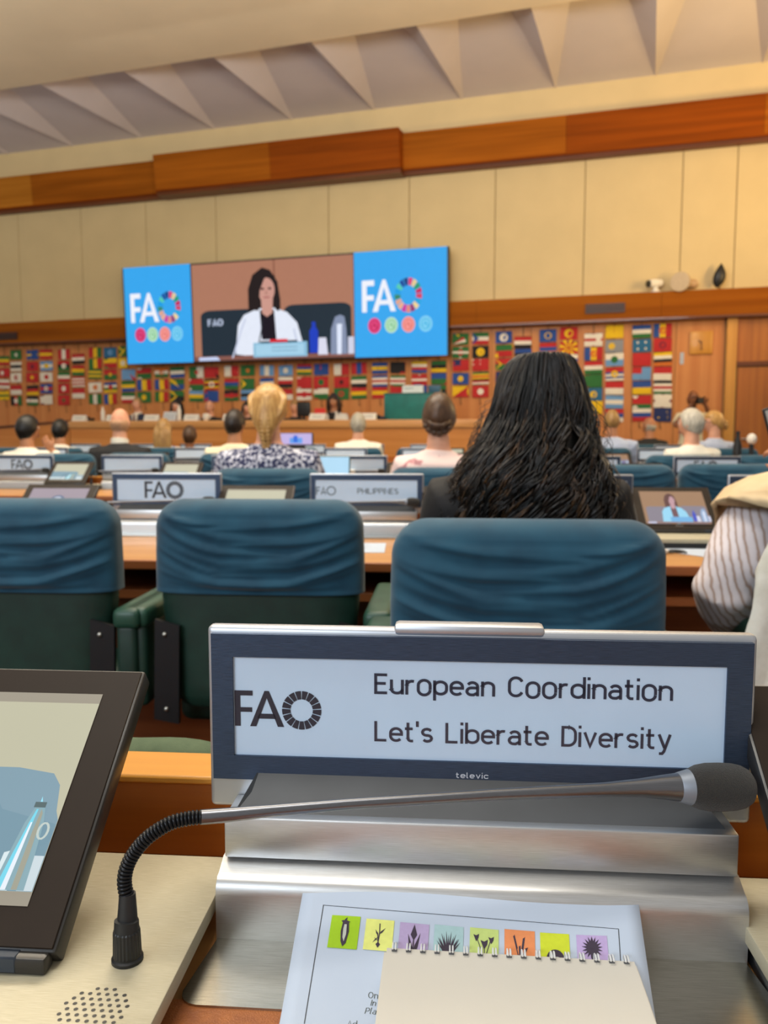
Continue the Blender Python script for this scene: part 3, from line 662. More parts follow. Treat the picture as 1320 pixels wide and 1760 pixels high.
def display(design):
    near = design == 'main'
    t = thing('name_display', '', 'name display', (0, 0, 0), 0, 'name displays on the desk rows')
    sx0, sx1, sz0, sz1 = display_body(t, near)
    sc = obj('name_screen', MB().box((sx0 - .001, 0.0022, sz0 - .001), (sx1 + .001, 0.004, sz1 + .001)), M['eink'], t, False)
    fl = Flat(lambda u, v, l: Vector((u, 0.0018 - 0.00005 * l, v)))
    dark = ink('2a2a3c'); H = sz1 - sz0
    if design == 'main':
        f1_ = Flat(fl.fn); fao(f1_, sx0 + .0007, sz0 + .0225, .0275, ink('2c2733')); obj('logo', f1_.mb, None, sc, False)
        text(fl, 'European Coordination', sx0 + .1072, sz0 + .0498, .0155, dark, .2145, .135, .2)
        obj('lettering', fl.mb, None, sc, False); fl = Flat(fl.fn)
        text(fl, "Let's Liberate Diversity", sx0 + .1072, sz0 + .0135, .0155, ink('3a3340'), .2145, .13, .2)
        g = Flat(lambda u, v, l: Vector((u, -0.0003, v)))
        text(g, 'televic', -.0135, PZ0 + .0065, .0042, ink('c6ccd6'), .0235, .15)
        obj('maker_lettering', g.mb, None, t, False)
    elif design == 'phil':
        f2 = ink('566470'); text(fl, 'FA', sx0 + .004, sz0 + .024, .027, f2, .032, .14, .16); fl.stroke(arc(sx0 + .056, sz0 + .0375, .015, .0145, 0, 360, 20), .0042, f2)
        text(fl, 'PHILIPPINES', sx0 + .150, sz0 + .027, .020, ink('59656f'), .142, .15, .2)
    elif design == 'logo':
        fao(fl, -.080, sz0 + .008, .060, ink('33343a'))
    elif design == 'cornerlogo':
        fao(fl, sx0 + .004, sz0 + .017, .034, ink('33343a'))
    if fl.mb.v: obj('lettering', fl.mb, None, sc, False)
    # stand: sloping neck, grey block, rounded step, foot plate
    b = MB(); b.prism([(-0.012, PZ0 - .004), (0.006, PZ0 + .01), (0.006, .07), (-0.030, .070), (-0.030, .082)], -.176, .176, 'x'); b.v = [Vector((p.x * (1 - 1.6 * max(0, p.z - .082)) * (.955 if p.z > .085 else 1), p.y, p.z)) for p in b.v]; obj('neck', b, M['greytop'], t)
    obj('upper_block', MB().rbox((-.180, -0.034, .0545), (.180, 0.004, .085), .0016, 2), M['alu'], t)
    pr = [(-.052, .0)] + [(-.052, .036)] + [(-.052 + .010 * (1 - math.cos(a)), .036 + .012 * math.sin(a)) for a in (.4, .8, 1.2, 1.57)] + [(-.030, .0535), (.01, .0535), (.01, 0)]
    b = MB().prism(pr, -.182, .182, 'x'); obj('step', b, M['alu'], t, True, 25)
    fp = []
    for cx, cy, a in ((.176, -.108, -90), (.176, -.04, 0), (-.176, -.04, 90), (-.176, -.108, 180)):
        for q in range(5):
            r = math.radians(a + 22.5 * q); rr = .012 if cy < -.05 else .002; fp.append((cx + (rr if 0 else .012) * math.cos(r) * (1 if cy < -.05 else .3), cy + .012 * math.sin(r) * (1 if cy < -.05 else .3)))
    obj('foot_plate', MB().prism(fp, .0005, .0045, 'z'), M['steelplate'], t)
    return t
def microphone():
    t = thing('gooseneck_microphone', '', 'microphone', (0, 0, 0), 0, 'gooseneck microphones on the desk rows')
    base = R1.w(-.22, -.117, DZ + .03)
    def L(px, py, Y):
        q = R1.loc(at(px, py, Y)); return Vector((q[0] + .22, q[1] + .117, q[2] - base.z))
    b = MB(); b.lathe([(.0098, 0), (.0098, .002), (.0085, .003), (.0085, .0045)]); obj('base_ring', b, M['black'], t)
    b = MB(); vs = []; n = 48
    for z, r in ((.0035, .0083), (.0045, .0088), (.0195, .0083), (.0205, .0078)):
        for k in range(n): rr = r * (1.0 if k % 2 else .955); vs.append((rr * math.cos(2 * PI * k / n), rr * math.sin(2 * PI * k / n), z))
    b.add(vs, [(i * n + k, i * n + (k + 1) % n, (i + 1) * n + (k + 1) % n, (i + 1) * n + k) for i in range(3) for k in range(n)] + [[3 * n + k for k in range(n)]])
    obj('knurled_ring', b, M['black'], t, True, 15)
    top = L(219, 1535, .492)
    b = MB(); b.tube([(0, 0, .0195), (top.x * .15, top.y * .15, .026), top * .62 + Vector((0, 0, .0)), top], [.0077, .0075, .0062, .0050], 20); obj('socket', b, M['blackmatte'], t)
    key = [top - (top - Vector((0, 0, .02))).normalized() * .004, L(214, 1510, .493), L(225, 1475, .495), L(252, 1441, .497), L(290, 1416, .500), L(322, 1407, .503), L(348, 1404, .505)]
    def spline(P, n):
        out = []
        for i in range(len(P) - 1):
            p0, p1, p2, p3 = P[max(i - 1, 0)], P[i], P[i + 1], P[min(i + 2, len(P) - 1)]
            for k in range(n):
                s = k / n; out.append(.5 * ((2 * p1) + (p2 - p0) * s + (2 * p0 - 5 * p1 + 4 * p2 - p3) * s * s + (-p0 + 3 * p1 - 3 * p2 + p3) * s ** 3))
        return out + [P[-1]]
    raw = spline(key, 40); ln = [0]
    for a, c in zip(raw, raw[1:]): ln.append(ln[-1] + (c - a).length)
    pts, rad = [], []; N = 34; j = 0
    for r in range(N * 6 + 1):
        s = ln[-1] * r / (N * 6)
        while j < len(ln) - 2 and ln[j + 1] < s: j += 1
        f = (s - ln[j]) / max(1e-9, ln[j + 1] - ln[j]); pts.append(raw[j].lerp(raw[j + 1], f))
        ph = r % 6; rad.append((.0036, .0043, .00462, .0047, .00462, .0043)[ph])
    obj('gooseneck', MB().tube(pts, rad, 20), M['flex'], t, True, 60)
    st = [L(344, 1404.5, .505), L(352, 1404, .5055), L(400, 1400, .508), L(470, 1393, .511), L(600, 1382, .518), L(850, 1366, .528), L(1040, 1357, .536), L(1100, 1354, .5385), L(1140, 1353, .540), L(1166, 1353, .541)]
    obj('stem', MB().tube(st, [.0046, .0047, .0045, .0038, .0035, .0038, .0046, .0060, .0080, .0094], 24), M['gunmetal'], t)
    ax = (L(1300, 1352, .5465) - L(1166, 1353, .541)).normalized(); e = L(1166, 1353, .541)
    obj('collar', MB().tube([e - ax * .0005, e, e + ax * .0075, e + ax * .008], [.0094, .0098, .0118, .0112], 28), M['collar'], t)
    e2 = e + ax * .0078; fp, fr_ = [], []
    for s, r in ((0, .0116), (.001, .0124), (.006, .0146), (.013, .0158), (.022, .0160), (.031, .0155), (.037, .0142), (.0415, .0118), (.044, .0085), (.045, .004)):
        fp.append(e2 + ax * s); fr_.append(r)
    b = MB().tube(fp, fr_, 40); obj('foam_windscreen', b, M['foam'], t)
    t['base'] = 0; del t['base']
    return t
# ---------------------------------------------------------------- tablet screens
TW, TL = 0.265, 0.209
TA = math.atan2(.135, .170)
def tabfn(mx, mz):
    ca, sa = math.cos(TA), math.sin(TA)
    def fn(u, v, l):                    # u across 0..1, v up the slope 0..1, l layers towards the viewer
        x = -TW / 2 + u * TW; s = v * TL; nn = .0105 + .0003 * l
        return Vector((x, s * ca - nn * sa, .004 + s * sa + nn * ca))
    return fn
def room_picture(fn):
    f = Flat(fn); S = screen
    f.rect(0, 0, 1, 1, S('aca391')); f.rect(0, .055, 1, .955, S('cac7ae'))
    f.rect(0, .055, 1, .32, S('a9bcc4')); 
    f.poly([(-.0, .055), (-.0, .52), (.2, .53), (.70, .52), (.78, .49), (.81, .44), (.81, .055)], S('86a5b4')); f.poly([(.3, .055), (.36, .3), (.46, .37), (.75, .38), (.83, .055)], S('7696a8'))
    f.poly([(.37, .055), (.385, .19), (.45, .2), (.47, .055)], S('e4f2f4')); f.poly([(.80, .055), (.80, .18), (.97, .18), (.99, .055)], S('dfeef2'))
    f.poly([(.43, .055), (.475, .2), (.545, .33), (.60, .385), (.70, .385), (.73, .33), (.745, .055)], S('9cb4b8'))
    f.poly([(.48, .055), (.52, .2), (.58, .33), (.61, .37), (.625, .37), (.61, .2), (.60, .055)], S('8fe0f0')); f.poly([(.53, .055), (.56, .22), (.60, .33), (.605, .33), (.585, .2), (.57, .055)], S('f2feff'))
    f.poly([(.66, .055), (.66, .3), (.68, .36), (.70, .36), (.725, .3), (.725, .055)], S('a8b2a8'))
    f.rect(.585, .375, .725, .395, S('5f7478')); f.poly([(.63, .395), (.66, .42), (.69, .395)], S('9ff0ff'))
    f.stroke(arc(.80, .27, .035, .045, 0, 360, 16), .016, S('b8c8c4')); f.rrect(.0, .055, .37, .16, .02, S('d8e8ea'))
    return f.mb
def near_picture(fn):
    f = Flat(fn); S = screen
    f.rect(0, 0, 1, 1, S('a49c8c')); f.rect(0, .055, 1, .945, S('c6c3a9'))
    f.poly([(.3, .055), (.3, .56), (.55, .60), (.80, .60), (.93, .575), (.965, .52), (.985, .40), (1, .36), (1, .055)], S('86a3b2'))
    f.poly([(.3, .055), (.5, .42), (.7, .56), (.80, .40), (.9, .37), (1, .34), (1, .055)], S('7c9cac'))
    f.poly([(.86, .055), (.865, .21), (.90, .225), (.92, .055)], S('dfeef2')); f.poly([(.95, .055), (.955, .20), (1, .20), (1, .055)], S('d2e0e6'))
    f.poly([(.3, .055), (.3, .16), (.80, .17), (.86, .10), (.865, .055)], S('cfe2e6'))
    b = lambda a, v: (.870 + .105 * a + .012 * v * (0 if a > .5 else 1), v)
    f.poly([b(0, .055), b(.1, .2), b(.22, .34), b(.38, .415), b(.72, .415), b(.86, .34), b(.95, .2), b(1.0, .055)], S('8fb0ba'))
    f.poly([b(.1, .055), b(.22, .2), b(.36, .34), b(.44, .40), b(.50, .40), b(.46, .3), b(.42, .2), b(.40, .055)], S('7fdcf2'))
    f.poly([b(.28, .055), b(.34, .2), b(.42, .34), b(.47, .34), b(.46, .2), b(.44, .055)], S('eef6ff'))
    f.poly([b(.62, .055), b(.62, .3), b(.66, .40), b(.74, .38), b(.8, .2), b(.8, .055)], S('a6a696'))
    f.poly([b(.34, .405), b(.34, .43), b(.76, .43), b(.76, .405)], S('5c6e70')); f.poly([b(.5, .43), b(.55, .455), b(.62, .43)], S('9feaff'))
    f.stroke([(.972 + .016 * math.cos(k), .30 + .035 * math.sin(k)) for k in [2 * PI * j / 14 for j in range(15)]], .008, S('c6d2cc'))
    return f.mb
def tablet(kind):
    t = thing('tablet_screen', '', 'tablet screen', (0, 0, 0), 0, 'tilted tablet screens on the desk rows')
    X = Matrix.Translation((0, 0, .004)) @ Matrix.Rotation(TA, 4, 'X')
    b = MB().rbox((-TW / 2, 0, -.008), (TW / 2, TL, .009), .0025, 2).xf(X); obj('housing', b, M['bezelside'], t)
    b = MB().rbox((-TW / 2 + .0022, .002, .0088), (TW / 2 - .0022, TL - .0022, .0102), .0005, 1).xf(X); obj('glass', b, M['bezel'], t)
    fn = tabfn(0, 0)
    m0, m1, n0, n1 = .102, .898, .125, .885
    g = lambda u, v, l: fn(m0 + (m1 - m0) * u, n0 + (n1 - n0) * v, l)
    if kind == 'near': obj('picture', near_picture(g), None, t, False)
    elif kind == 'room': obj('picture', room_picture(g), None, t, False)
    elif kind == 'woman': obj('picture', speaker_picture(g, False, 0), None, t, False)
    else:
        f = Flat(g); f.rect(0, 0, 1, 1, screen('a79aa6')); f.ell(.52, .55, .14, .22, screen('6a7a98')); f.ell(.52, .55, .10, .16, screen('d8e0f0')); obj('picture', f.mb, None, t, False)
    b = MB()
    obj('hinge_bar', MB().rbox((-TW / 2 + .03, -.012, .0), (TW / 2 - .004, .0, .011), .002, 2), M['bezelside'], t)
    obj('hinge_cap', MB().rbox((TW / 2 - .055, -.0125, .001), (TW / 2 - .022, -.0005, .0115), .001, 1), mat('hinge_blue_grey', '3c4450', .3, .5), t)
    if kind != 'x':
        g2 = Flat(lambda u, v, l: fn(u, v, .2)); text(g2, 'televic', .45, .075, .022, ink('b0a8a0'), .1, .13); obj('maker_lettering', g2.mb, None, t, False)
    obj('support', MB().prism([(.06, .0), (.075, .0), (.15, .115), (.13, .10)], -.05, .05, 'x'), M['bezelside'], t)
    return t
def console(near):
    t = thing('console_panel', '', 'console panel', (0, 0, 0), 0, 'pale console panels on the desk rows')
    # local: origin under the right rear corner of the panel
    obj('panel', MB().rbox((-.355, -.30, .018), (0, 0, .030), .0012, 2), M['console'], t)
    obj('body', MB().rbox((-.35, -.30, .0), (-.012, -.012, .0179), .001, 1), M['black'], t)
    b = MB(); R = .0205; k = 0
    for i in range(-9, 10):
        for j in range(-9, 10):
            x, y = (i + (.5 if j % 2 else 0)) * .0052, j * .0045
            if x * x + y * y < R * R:
                b.add([(-.037 + x + .00135 * math.cos(2 * PI * q / 8), -.175 + y + .00135 * math.sin(2 * PI * q / 8), .03015) for q in range(8)], [list(range(8))])
    o = obj('speaker_grille', b, M['black'], t, False); o['kind'] = 'stuff'
    return t

# ---------------------------------------------------------------- covered chairs
def chair_proto():
    t = thing('covered_chair', '', 'chair', (0, 0, 0), 0, 'covered delegate chairs')
    ZT, ZH, ZB = .947, .735, .46
    def half(z): return .205 + .030 * min(1, max(0, (z - ZB) / .25)) - .004 * max(0, (z - .8) / .15)
    def ring(z, grow, zt, r=.065, rb=.05, d=.045, n=72):
        A = half(z) + grow; B = d + grow
        q = max(0, min(1, (z - (zt - r)) / r)); A -= r * (1 - math.sqrt(max(0, 1 - q * q)))
        q = max(0, min(1, (z - (zt - rb)) / rb)); B *= math.sqrt(max(0.0, 1 - q * q))
        out = []
        for k in range(n):
            a = 2 * PI * k / n; c, s_ = math.cos(a), math.sin(a)
            out.append((A * math.copysign(abs(c) ** .42, c), B * math.copysign(abs(s_) ** .55, s_) - .012 * (1 - (c * c)) * (1 if s_ < 0 else 0)))
        return out
    folds = [(-.22, .915, .235, .885, .050, .016, 6.5), (-.225, .89, .05, .835, .030, .013, 7.0), (-.23, .86, .235, .845, .055, .020, 7.5), (-.1, .885, .235, .925, .016, .011, 4.5),
             (-.235, .815, .235, .80, .052, .018, 6.5), (-.235, .79, .12, .765, .022, .012, 4.5), (.02, .80, .238, .875, .008, .014, 6.0), (-.235, .845, -.03, .77, .01, .011, 5.0),
             (-.2, .765, .2, .758, .012, .011, 3.5), (.05, .755, .238, .81, .004, .010, 4.5), (-.1, .80, .1, .80, .02, .012, 4.0), (-.238, .925, -.08, .895, .012, .008, 4.0)]
    def wr(x, z):
        s = 0
        for x0, z0, x1, z1, sag, w, amp in folds:
            q = (x - x0) / (x1 - x0)
            if q <= 0 or q >= 1: continue
            zc = z0 + (z1 - z0) * q - sag * 4 * q * (1 - q); d = z - zc; ww = w if d > 0 else w * .5
            s += amp * .0018 * math.sin(PI * q) ** .6 * math.exp(-(d / ww) ** 2)
        s += .0015 * noise.noise(Vector((x * 16, z * 26, 3.1)))
        return s
    b = MB(); n = 96; zs = [ZH + (ZT - .05 - ZH) * i / 60 for i in range(61)] + [ZT - .05 * (1 - math.sin(PI / 2 * i / 14)) for i in range(1, 15)]
    vs = []
    for z in zs:
        for k, (x, y) in enumerate(ring(z, .0075, ZT, n=n)):
            fade = min(1, (z - ZH) / .012) * min(1, max(0, (ZT - z) / .03))
            if y < 0: y -= wr(x, z) * fade * min(1, -y / .03) * .95
            if z < ZH + .007: y *= 1.02; x *= 1.002
            # stitched seam under the top edge
            g = math.exp(-((z - (ZT - .034 - .006 * math.cos(x * 9))) / .0022) ** 2)
            if y < 0: y += .0022 * g
            vs.append((x, y, z))
    m = len(zs)
    b.add(vs, [(i * n + k, i * n + (k + 1) % n, (i + 1) * n + (k + 1) % n, (i + 1) * n + k) for i in range(m - 1) for k in range(n)] + [[(m - 1) * n + k for k in range(n)]])
    obj('fabric_cover', b, M['teal'], t, True, 80)
    b = MB(); vs = []; n = 64; zs = [ZB + .03 * (1 - math.cos(PI / 2 * i / 6)) for i in range(7)] + [ZB + .06 + (ZT - .03 - ZB - .06) * i / 14 for i in range(15)]
    for i, z in enumerate(zs):
        k_ = .80 + .20 * min(1, i / 6) ** .6
        vs += [(x * k_, y * (.5 + .5 * min(1, i / 6) ** .5), z) for x, y in ring(z, -.004, ZT - .01, n=n)]
    m = len(zs)
    b.add(vs, [(i * n + k, i * n + (k + 1) % n, (i + 1) * n + (k + 1) % n, (i + 1) * n + k) for i in range(m - 1) for k in range(n)] + [list(range(n))[::-1], [(m - 1) * n + k for k in range(n)]])
    obj('backrest', b, M['vinyl'], t, True, 80)
    obj('seat', MB().rbox((-.215, .03, .40), (.215, .46, .475), .03, 4), M['vinyl'], t)
    for s in (-1, 1):
        a = obj('armrest', MB().rbox((s * .278 - .032, -.075, .655), (s * .278 + .032, .30, .702), .014, 3), M['vinylarm'], t)
        obj('arm_panel', MB().rbox((s * .276 - .024, -.068, .47), (s * .276 + .024, .28, .665), .012, 3), M['vinyl'], a)
        p = obj('bracket', MB().prism([(s * .212 - .028, .44), (s * .212 + .03, .43), (s * .212 + .036, .66), (s * .212 - .02, .675)], -.064, -.052), M['bracket'], t)
        for zz in (.465, .64): obj('screw', MB().ball((s * .212 + .002, -.066, zz), (.006, .004, .006), 10), M['screw'], p)
    obj('pedestal', MB().lathe([(.04, .06), (.035, .1), (.03, .40)], (0, .22, 0)), M['black'], t)
    b = MB()
    for k in range(5):
        a = 2 * PI * k / 5 + .3; b.tube([(0, .22, .08), (.26 * math.cos(a), .22 + .26 * math.sin(a), .035)], [.025, .016], 8)
    obj('foot_star', b, M['black'], t)
    return t

ORD = ['first', 'second', 'third', 'fourth', 'fifth', 'sixth', 'seventh', 'eighth', 'ninth', 'tenth', 'eleventh', 'twelfth']
protos = {}
def place(kind, make, loc, rz, label, group=None):
    if kind not in protos:
        o = protos[kind] = make(); o.location = loc; o.rotation_euler = (0, 0, rz); o['label'] = label
        if group: o['group'] = group
        return o
    return dup(protos[kind], loc, rz, label, group)
def seat_unit(k, i, design, tab, disp_l, mic_l, tab_l, con_l):
    th = -ROWS[k].th
    if disp_l: place('d' + design, lambda: display(design), mod(k, i), th, disp_l)
    if mic_l: place('mic', microphone, mod(k, i, (-.22, -.117, .03)), th, mic_l)
    if tab_l: place('t' + tab, lambda: tablet(tab), mod(k, i, (-.26 - TW / 2, -.125, .03)), th, tab_l)
    if con_l: place('con', lambda: console(True), mod(k, i, (-.185, .012, 0)), th, con_l)
# row 1
seat_unit(1, 0, 'main', 'near', 'large near name display reading European Coordination', 'large black microphone curving in front of the nearest name display',
          'nearest tilted tablet at the left, picture of a steel bottle on it', 'nearest pale console panel at the lower left, with speaker holes')
seat_unit(1, 1, 'x', 'room', None, None, 'dark tablet corner beside the foam microphone head, at the right edge', 'pale console panel corner at the lower right edge')
# row 2
R2L = {-1: ('logo', 'grey', 'name display with large black logo, left of the PHILIPPINES display', 'tablet just ahead with greyish picture, left of the logo display'),
       0: ('phil', 'room', 'name display reading PHILIPPINES on the desk row just ahead', 'tablet between the logo display and the PHILIPPINES display'),
       1: ('cornerlogo', 'room', 'name display half hidden by the black haired woman, right of her', 'tablet partly hidden by dark curls, right of the PHILIPPINES display'),
       2: ('cornerlogo', 'woman', 'name display beside the beige shawl at the right edge', 'tablet showing a woman in a light blue jacket, right of the dark haired woman'),
       -2: ('logo', 'grey', None, None)}
for i in (-1, 0, 1, 2):
    d, tb, a, c = R2L[i]
    seat_unit(2, i, d, tb, a, None if i == 2 else 'small microphone before the ' + {-1: 'large logo display in the second row', 0: 'PHILIPPINES display', 1: 'display right of the dark haired woman', 2: 'display beside the beige shawl'}[i], c,
              None if i < 2 else 'pale console panel under the ' + {-1: 'greyish tablet in the second row', 0: 'tablet left of the PHILIPPINES display', 1: 'tablet hidden behind dark curls', 2: 'tablet showing the woman in light blue'}[i])
# rows 3 to 5: only the units that show between the heads and chairs
def far_row(k, where, designs, disp, mics, tabs, cons):
    for kind, idx, word in (('d', disp, 'name display'), ('m', mics, 'microphone'), ('t', tabs, 'tablet screen'), ('c', cons, 'pale console panel')):
        for j, i in enumerate(idx):
            tb = 'room'
            if kind == 't': i, tb = i if isinstance(i, tuple) else (i, 'room')
            l = '%s, %s from left %s' % (word, ORD[j], where)
            seat_unit(k, i, designs.get(i, 'blank'), tb, l if kind == 'd' else None, l if kind == 'm' else None, l if kind == 't' else None, l if kind == 'c' else None)
far_row(3, 'on the third desk row', {-3: 'logo', 3: 'logo'}, (-3, -2, -1, 0, 2, 3), (-3, -2, -1, 0, 3), (-2, -1, (1, 'woman'), 3), (-2,))
far_row(4, 'on the fourth desk row', {}, (-4, -2, 0, 1, 4), (-2, 4), (-4, -3, -2, 2, (4, 'woman')), [])
far_row(5, 'on the farthest desk row', {}, (-5, -4, -3, -2, -1, 0, 1, 5), [], (2,), [])

# chairs: local y forward, origin at the back's centre on the floor
def chair(x, y, label, rz=-TR): return place('chair', chair_proto, (x, y, 0), rz, label)
chair(-.857, 1.93, 'empty covered chair at the left edge, before the logo display')
chair(-.287, 1.90, 'empty covered chair in the middle, before the PHILIPPINES display')
chair(.254, 1.46, 'covered chair of the black haired woman').scale = (-1, 1, 1)
chair(1.06, 1.52, 'covered chair with the white linen jacket at the right edge')
def chairpx(px, Y, label): chair((px - 660) / 1414 * Y, Y, label)
chairpx(462, 3.55, 'covered chair of the blonde woman with the braid')
chairpx(762, 3.62, 'covered chair of the woman in pink flowers')
chairpx(1070, 3.95, 'covered chair back right of the black haired woman, third row')
chairpx(1250, 4.05, 'wide covered chair back above the tablet with the light blue jacket')
chairpx(240, 6.2, 'empty covered chair below the bald man in the black suit')
chairpx(112, 6.05, 'empty covered chair behind the left logo display')
chairpx(1168, 5.6, 'covered chair below the white haired man')
chairpx(1318, 5.6, 'covered chair at the far right edge in the fourth row')
for px, Y, who in ((107, 8.3, 'the second man in a white shirt from the left'), (400, 6.05, 'the man in the cream shirt'), (615, 8.2, 'the grey haired man in the middle'), (1040, 8.2, 'the man in the light blue shirt'), (285, 8.35, 'the woman with long fair hair'), (1112, 10.6, 'the balding man in the black jacket')):
    chairpx(px, Y, 'covered chair of ' + who)
for px, Y, q in ((5, 8.4, 'leftmost'), (508, 8.35, 'second from left'), (722, 8.3, 'third from left'), (1255, 8.0, 'rightmost')):
    chairpx(px, Y, 'covered chair back before the farthest desk row, ' + q)
# ================================================================ people
TMP = bpy.data.scenes.new('scratch')
def fuse(mb, voxel, smooth=2, name='body'):
    """One continuous surface from overlapping forms."""
    me = mb.mesh(name, [None], False); o = bpy.data.objects.new(name, me); TMP.collection.objects.link(o)
    r = o.modifiers.new('r', 'REMESH'); r.mode = 'VOXEL'; r.voxel_size = voxel
    if smooth: q = o.modifiers.new('s', 'SMOOTH'); q.factor = 0.5; q.iterations = smooth
    vl = TMP.view_layers[0]; vl.update(); dg = vl.depsgraph
    ev = o.evaluated_get(dg); out = MB(); m2 = ev.to_mesh()
    out.v = [v.co.copy() for v in m2.vertices]; out.f = [list(p.vertices) for p in m2.polygons]; out.m = [None] * len(out.f)
    ev.to_mesh_clear(); bpy.data.objects.remove(o); bpy.data.meshes.remove(me)
    return out
def ruffle(mb, amp, sc, seed=0):
    n = {}
    for f in mb.f:
        if len(f) < 3: continue
        nn = (mb.v[f[1]] - mb.v[f[0]]).cross(mb.v[f[2]] - mb.v[f[0]])
        for i in f: n[i] = n.get(i, Vector()) + nn
    for i, d in n.items():
        if d.length > 1e-12:
            p = mb.v[i]; k = noise.noise(Vector((p.x * sc[0] + seed, p.y * sc[1], p.z * sc[2])))
            mb.v[i] = p + d.normalized() * amp * k
    return mb
def head_form(seg=40, rows=28):
    """Skull, face, nose and chin; origin at the middle of the head, face towards +y."""
    b = MB(); vs = []
    for i in range(rows + 1):
        t = PI * i / rows; z = -math.cos(t)
        for k in range(seg):
            a = 2 * PI * k / seg; x, y = math.sin(t) * math.cos(a), math.sin(t) * math.sin(a)
            X, Y, Z = x * .074, y * .094, z * .118
            if z < 0: X *= 1 + .30 * z; Y *= (1 + .10 * z) if y > 0 else (1 + .38 * z)
            if y < 0: Y *= 1.04
            fx = math.exp(-(X / .012) ** 2); front = max(0, y) ** 2
            Y += front * (.022 * fx * math.exp(-((Z + .018) / .018) ** 2) + .010 * fx * math.exp(-((Z - .008) / .02) ** 2))
            for e in (-.031, .031): Y -= front * .009 * math.exp(-((X - e) / .016) ** 2 - ((Z - .012) / .013) ** 2)
            Y += front * (.004 * math.exp(-((Z - .036) / .012) ** 2) + .006 * math.exp(-(X / .022) ** 2 - ((Z + .062) / .02) ** 2) + .009 * math.exp(-(X / .02) ** 2 - ((Z + .10) / .018) ** 2))
            vs.append((X, Y, Z))
    b.add(vs, [(i * seg + k, i * seg + (k + 1) % seg, (i + 1) * seg + (k + 1) % seg, (i + 1) * seg + k) for i in range(rows) for k in range(seg)])
    for s in (-1, 1): b.ball((s * .074, -.010, -.006), (.010, .020, .031), 12)
    return b
def face_marks(skin, brow):
    b = MB(); eye, iris, lip = mat('eye_white', 'e8e2dc', .3), mat('eye_iris', '30221a', .25), mat('lips', 'a5605a', .5)
    for s in (-1, 1):
        b.ball((s * .031, .077, .012), (.0125, .0105, .009), 12, eye); b.ball((s * .031, .0865, .012), (.0058, .0025, .0058), 10, iris)
        b.tube([(s * .016, .092, .030), (s * .032, .091, .036), (s * .048, .080, .032)], [.003, .0038, .002], 6, brow)
    b.ball((0, .0905, -.058), (.021, .006, .0045), 12, lip); b.ball((0, .090, -.066), (.017, .006, .005), 12, lip)
    return b
def hand(b, wrist, fwd, up, side, curl=.35):
    """Palm, four unequal fingers and a thumb leaving the side of the palm. side: +1 thumb towards fwd x up."""
    f = fwd.normalized(); u = (up - f * up.dot(f)).normalized(); s = f.cross(u) * side
    c = wrist + f * .05
    b.tube([wrist - f * .02, wrist + f * .012, wrist + f * .05, wrist + f * .088], [.024, .028, .039, .036], 12, None, .42) if 0 else None
    pv = MB().rbox((-.038, 0, -.013), (.038, .09, .013), .011, 3)
    X = Matrix(((s.x, f.x, u.x, wrist.x), (s.y, f.y, u.y, wrist.y), (s.z, f.z, u.z, wrist.z), (0, 0, 0, 1))); b.join(pv, X)
    for j, (o, L) in enumerate(((.029, .070), (.010, .080), (-.010, .074), (-.028, .058))):
        p = wrist + f * .084 + s * o; q = [p - f * .02, p]; a = 0
        for L2 in (.45, .32, .23):
            a += curl; p = p + (f * math.cos(a) - u * math.sin(a)) * L * L2; q.append(p)
        b.tube(q, [.0092, .0092, .0088, .008, .0062], 8)
    p = wrist + f * .022 + s * .034; d = (f * .7 + s * .65 - u * .25).normalized(); d2 = (f * .92 + s * .1 - u * .35).normalized()
    b.tube([p - s * .015, p, p + d * .034, p + d * .034 + d2 * .030, p + d * .034 + d2 * .05], [.012, .0125, .0108, .0092, .0065], 8)
def hair_cap(b, thick=.012, front=.055, nape=-.085, side=-.03, seg=40, rows=26, rough=.003, seed=0):
    """Hair shell over the skull: covers above a hairline that is high at the brow, low at the nape."""
    vs = []
    for i in range(rows + 1):
        t = PI * i / rows; z = -math.cos(t)
        for k in range(seg):
            a = 2 * PI * k / seg; x, y = math.sin(t) * math.cos(a), math.sin(t) * math.sin(a)
            X, Y, Z = x * .074, y * .094, z * .118
            if y < 0: Y *= 1.04
            sy_ = math.sin(a); lim = front if sy_ > .55 else (side + (front - side) * max(0, (sy_ - .1) / .45) ** 2 if sy_ > .1 else (side + (nape - side) * min(1, (.1 - sy_) / .7)))
            cov = max(0, min(1, (Z - lim) / .022 + .5)); q = -.008 + (thick + .008) * cov
            q += cov * rough * noise.noise(Vector((x * 9 + seed, y * 9, z * 5)))
            k_ = 1 + q / .09
            if z < 0: X *= 1 + .16 * z; Y *= 1 + .18 * z if y < 0 else 1
            vs.append((X * k_, Y * k_, Z * (1 + q / .118)))
    b.add(vs, [(i * seg + k, i * seg + (k + 1) % seg, (i + 1) * seg + (k + 1) % seg, (i + 1) * seg + k) for i in range(rows) for k in range(seg)])
    return b

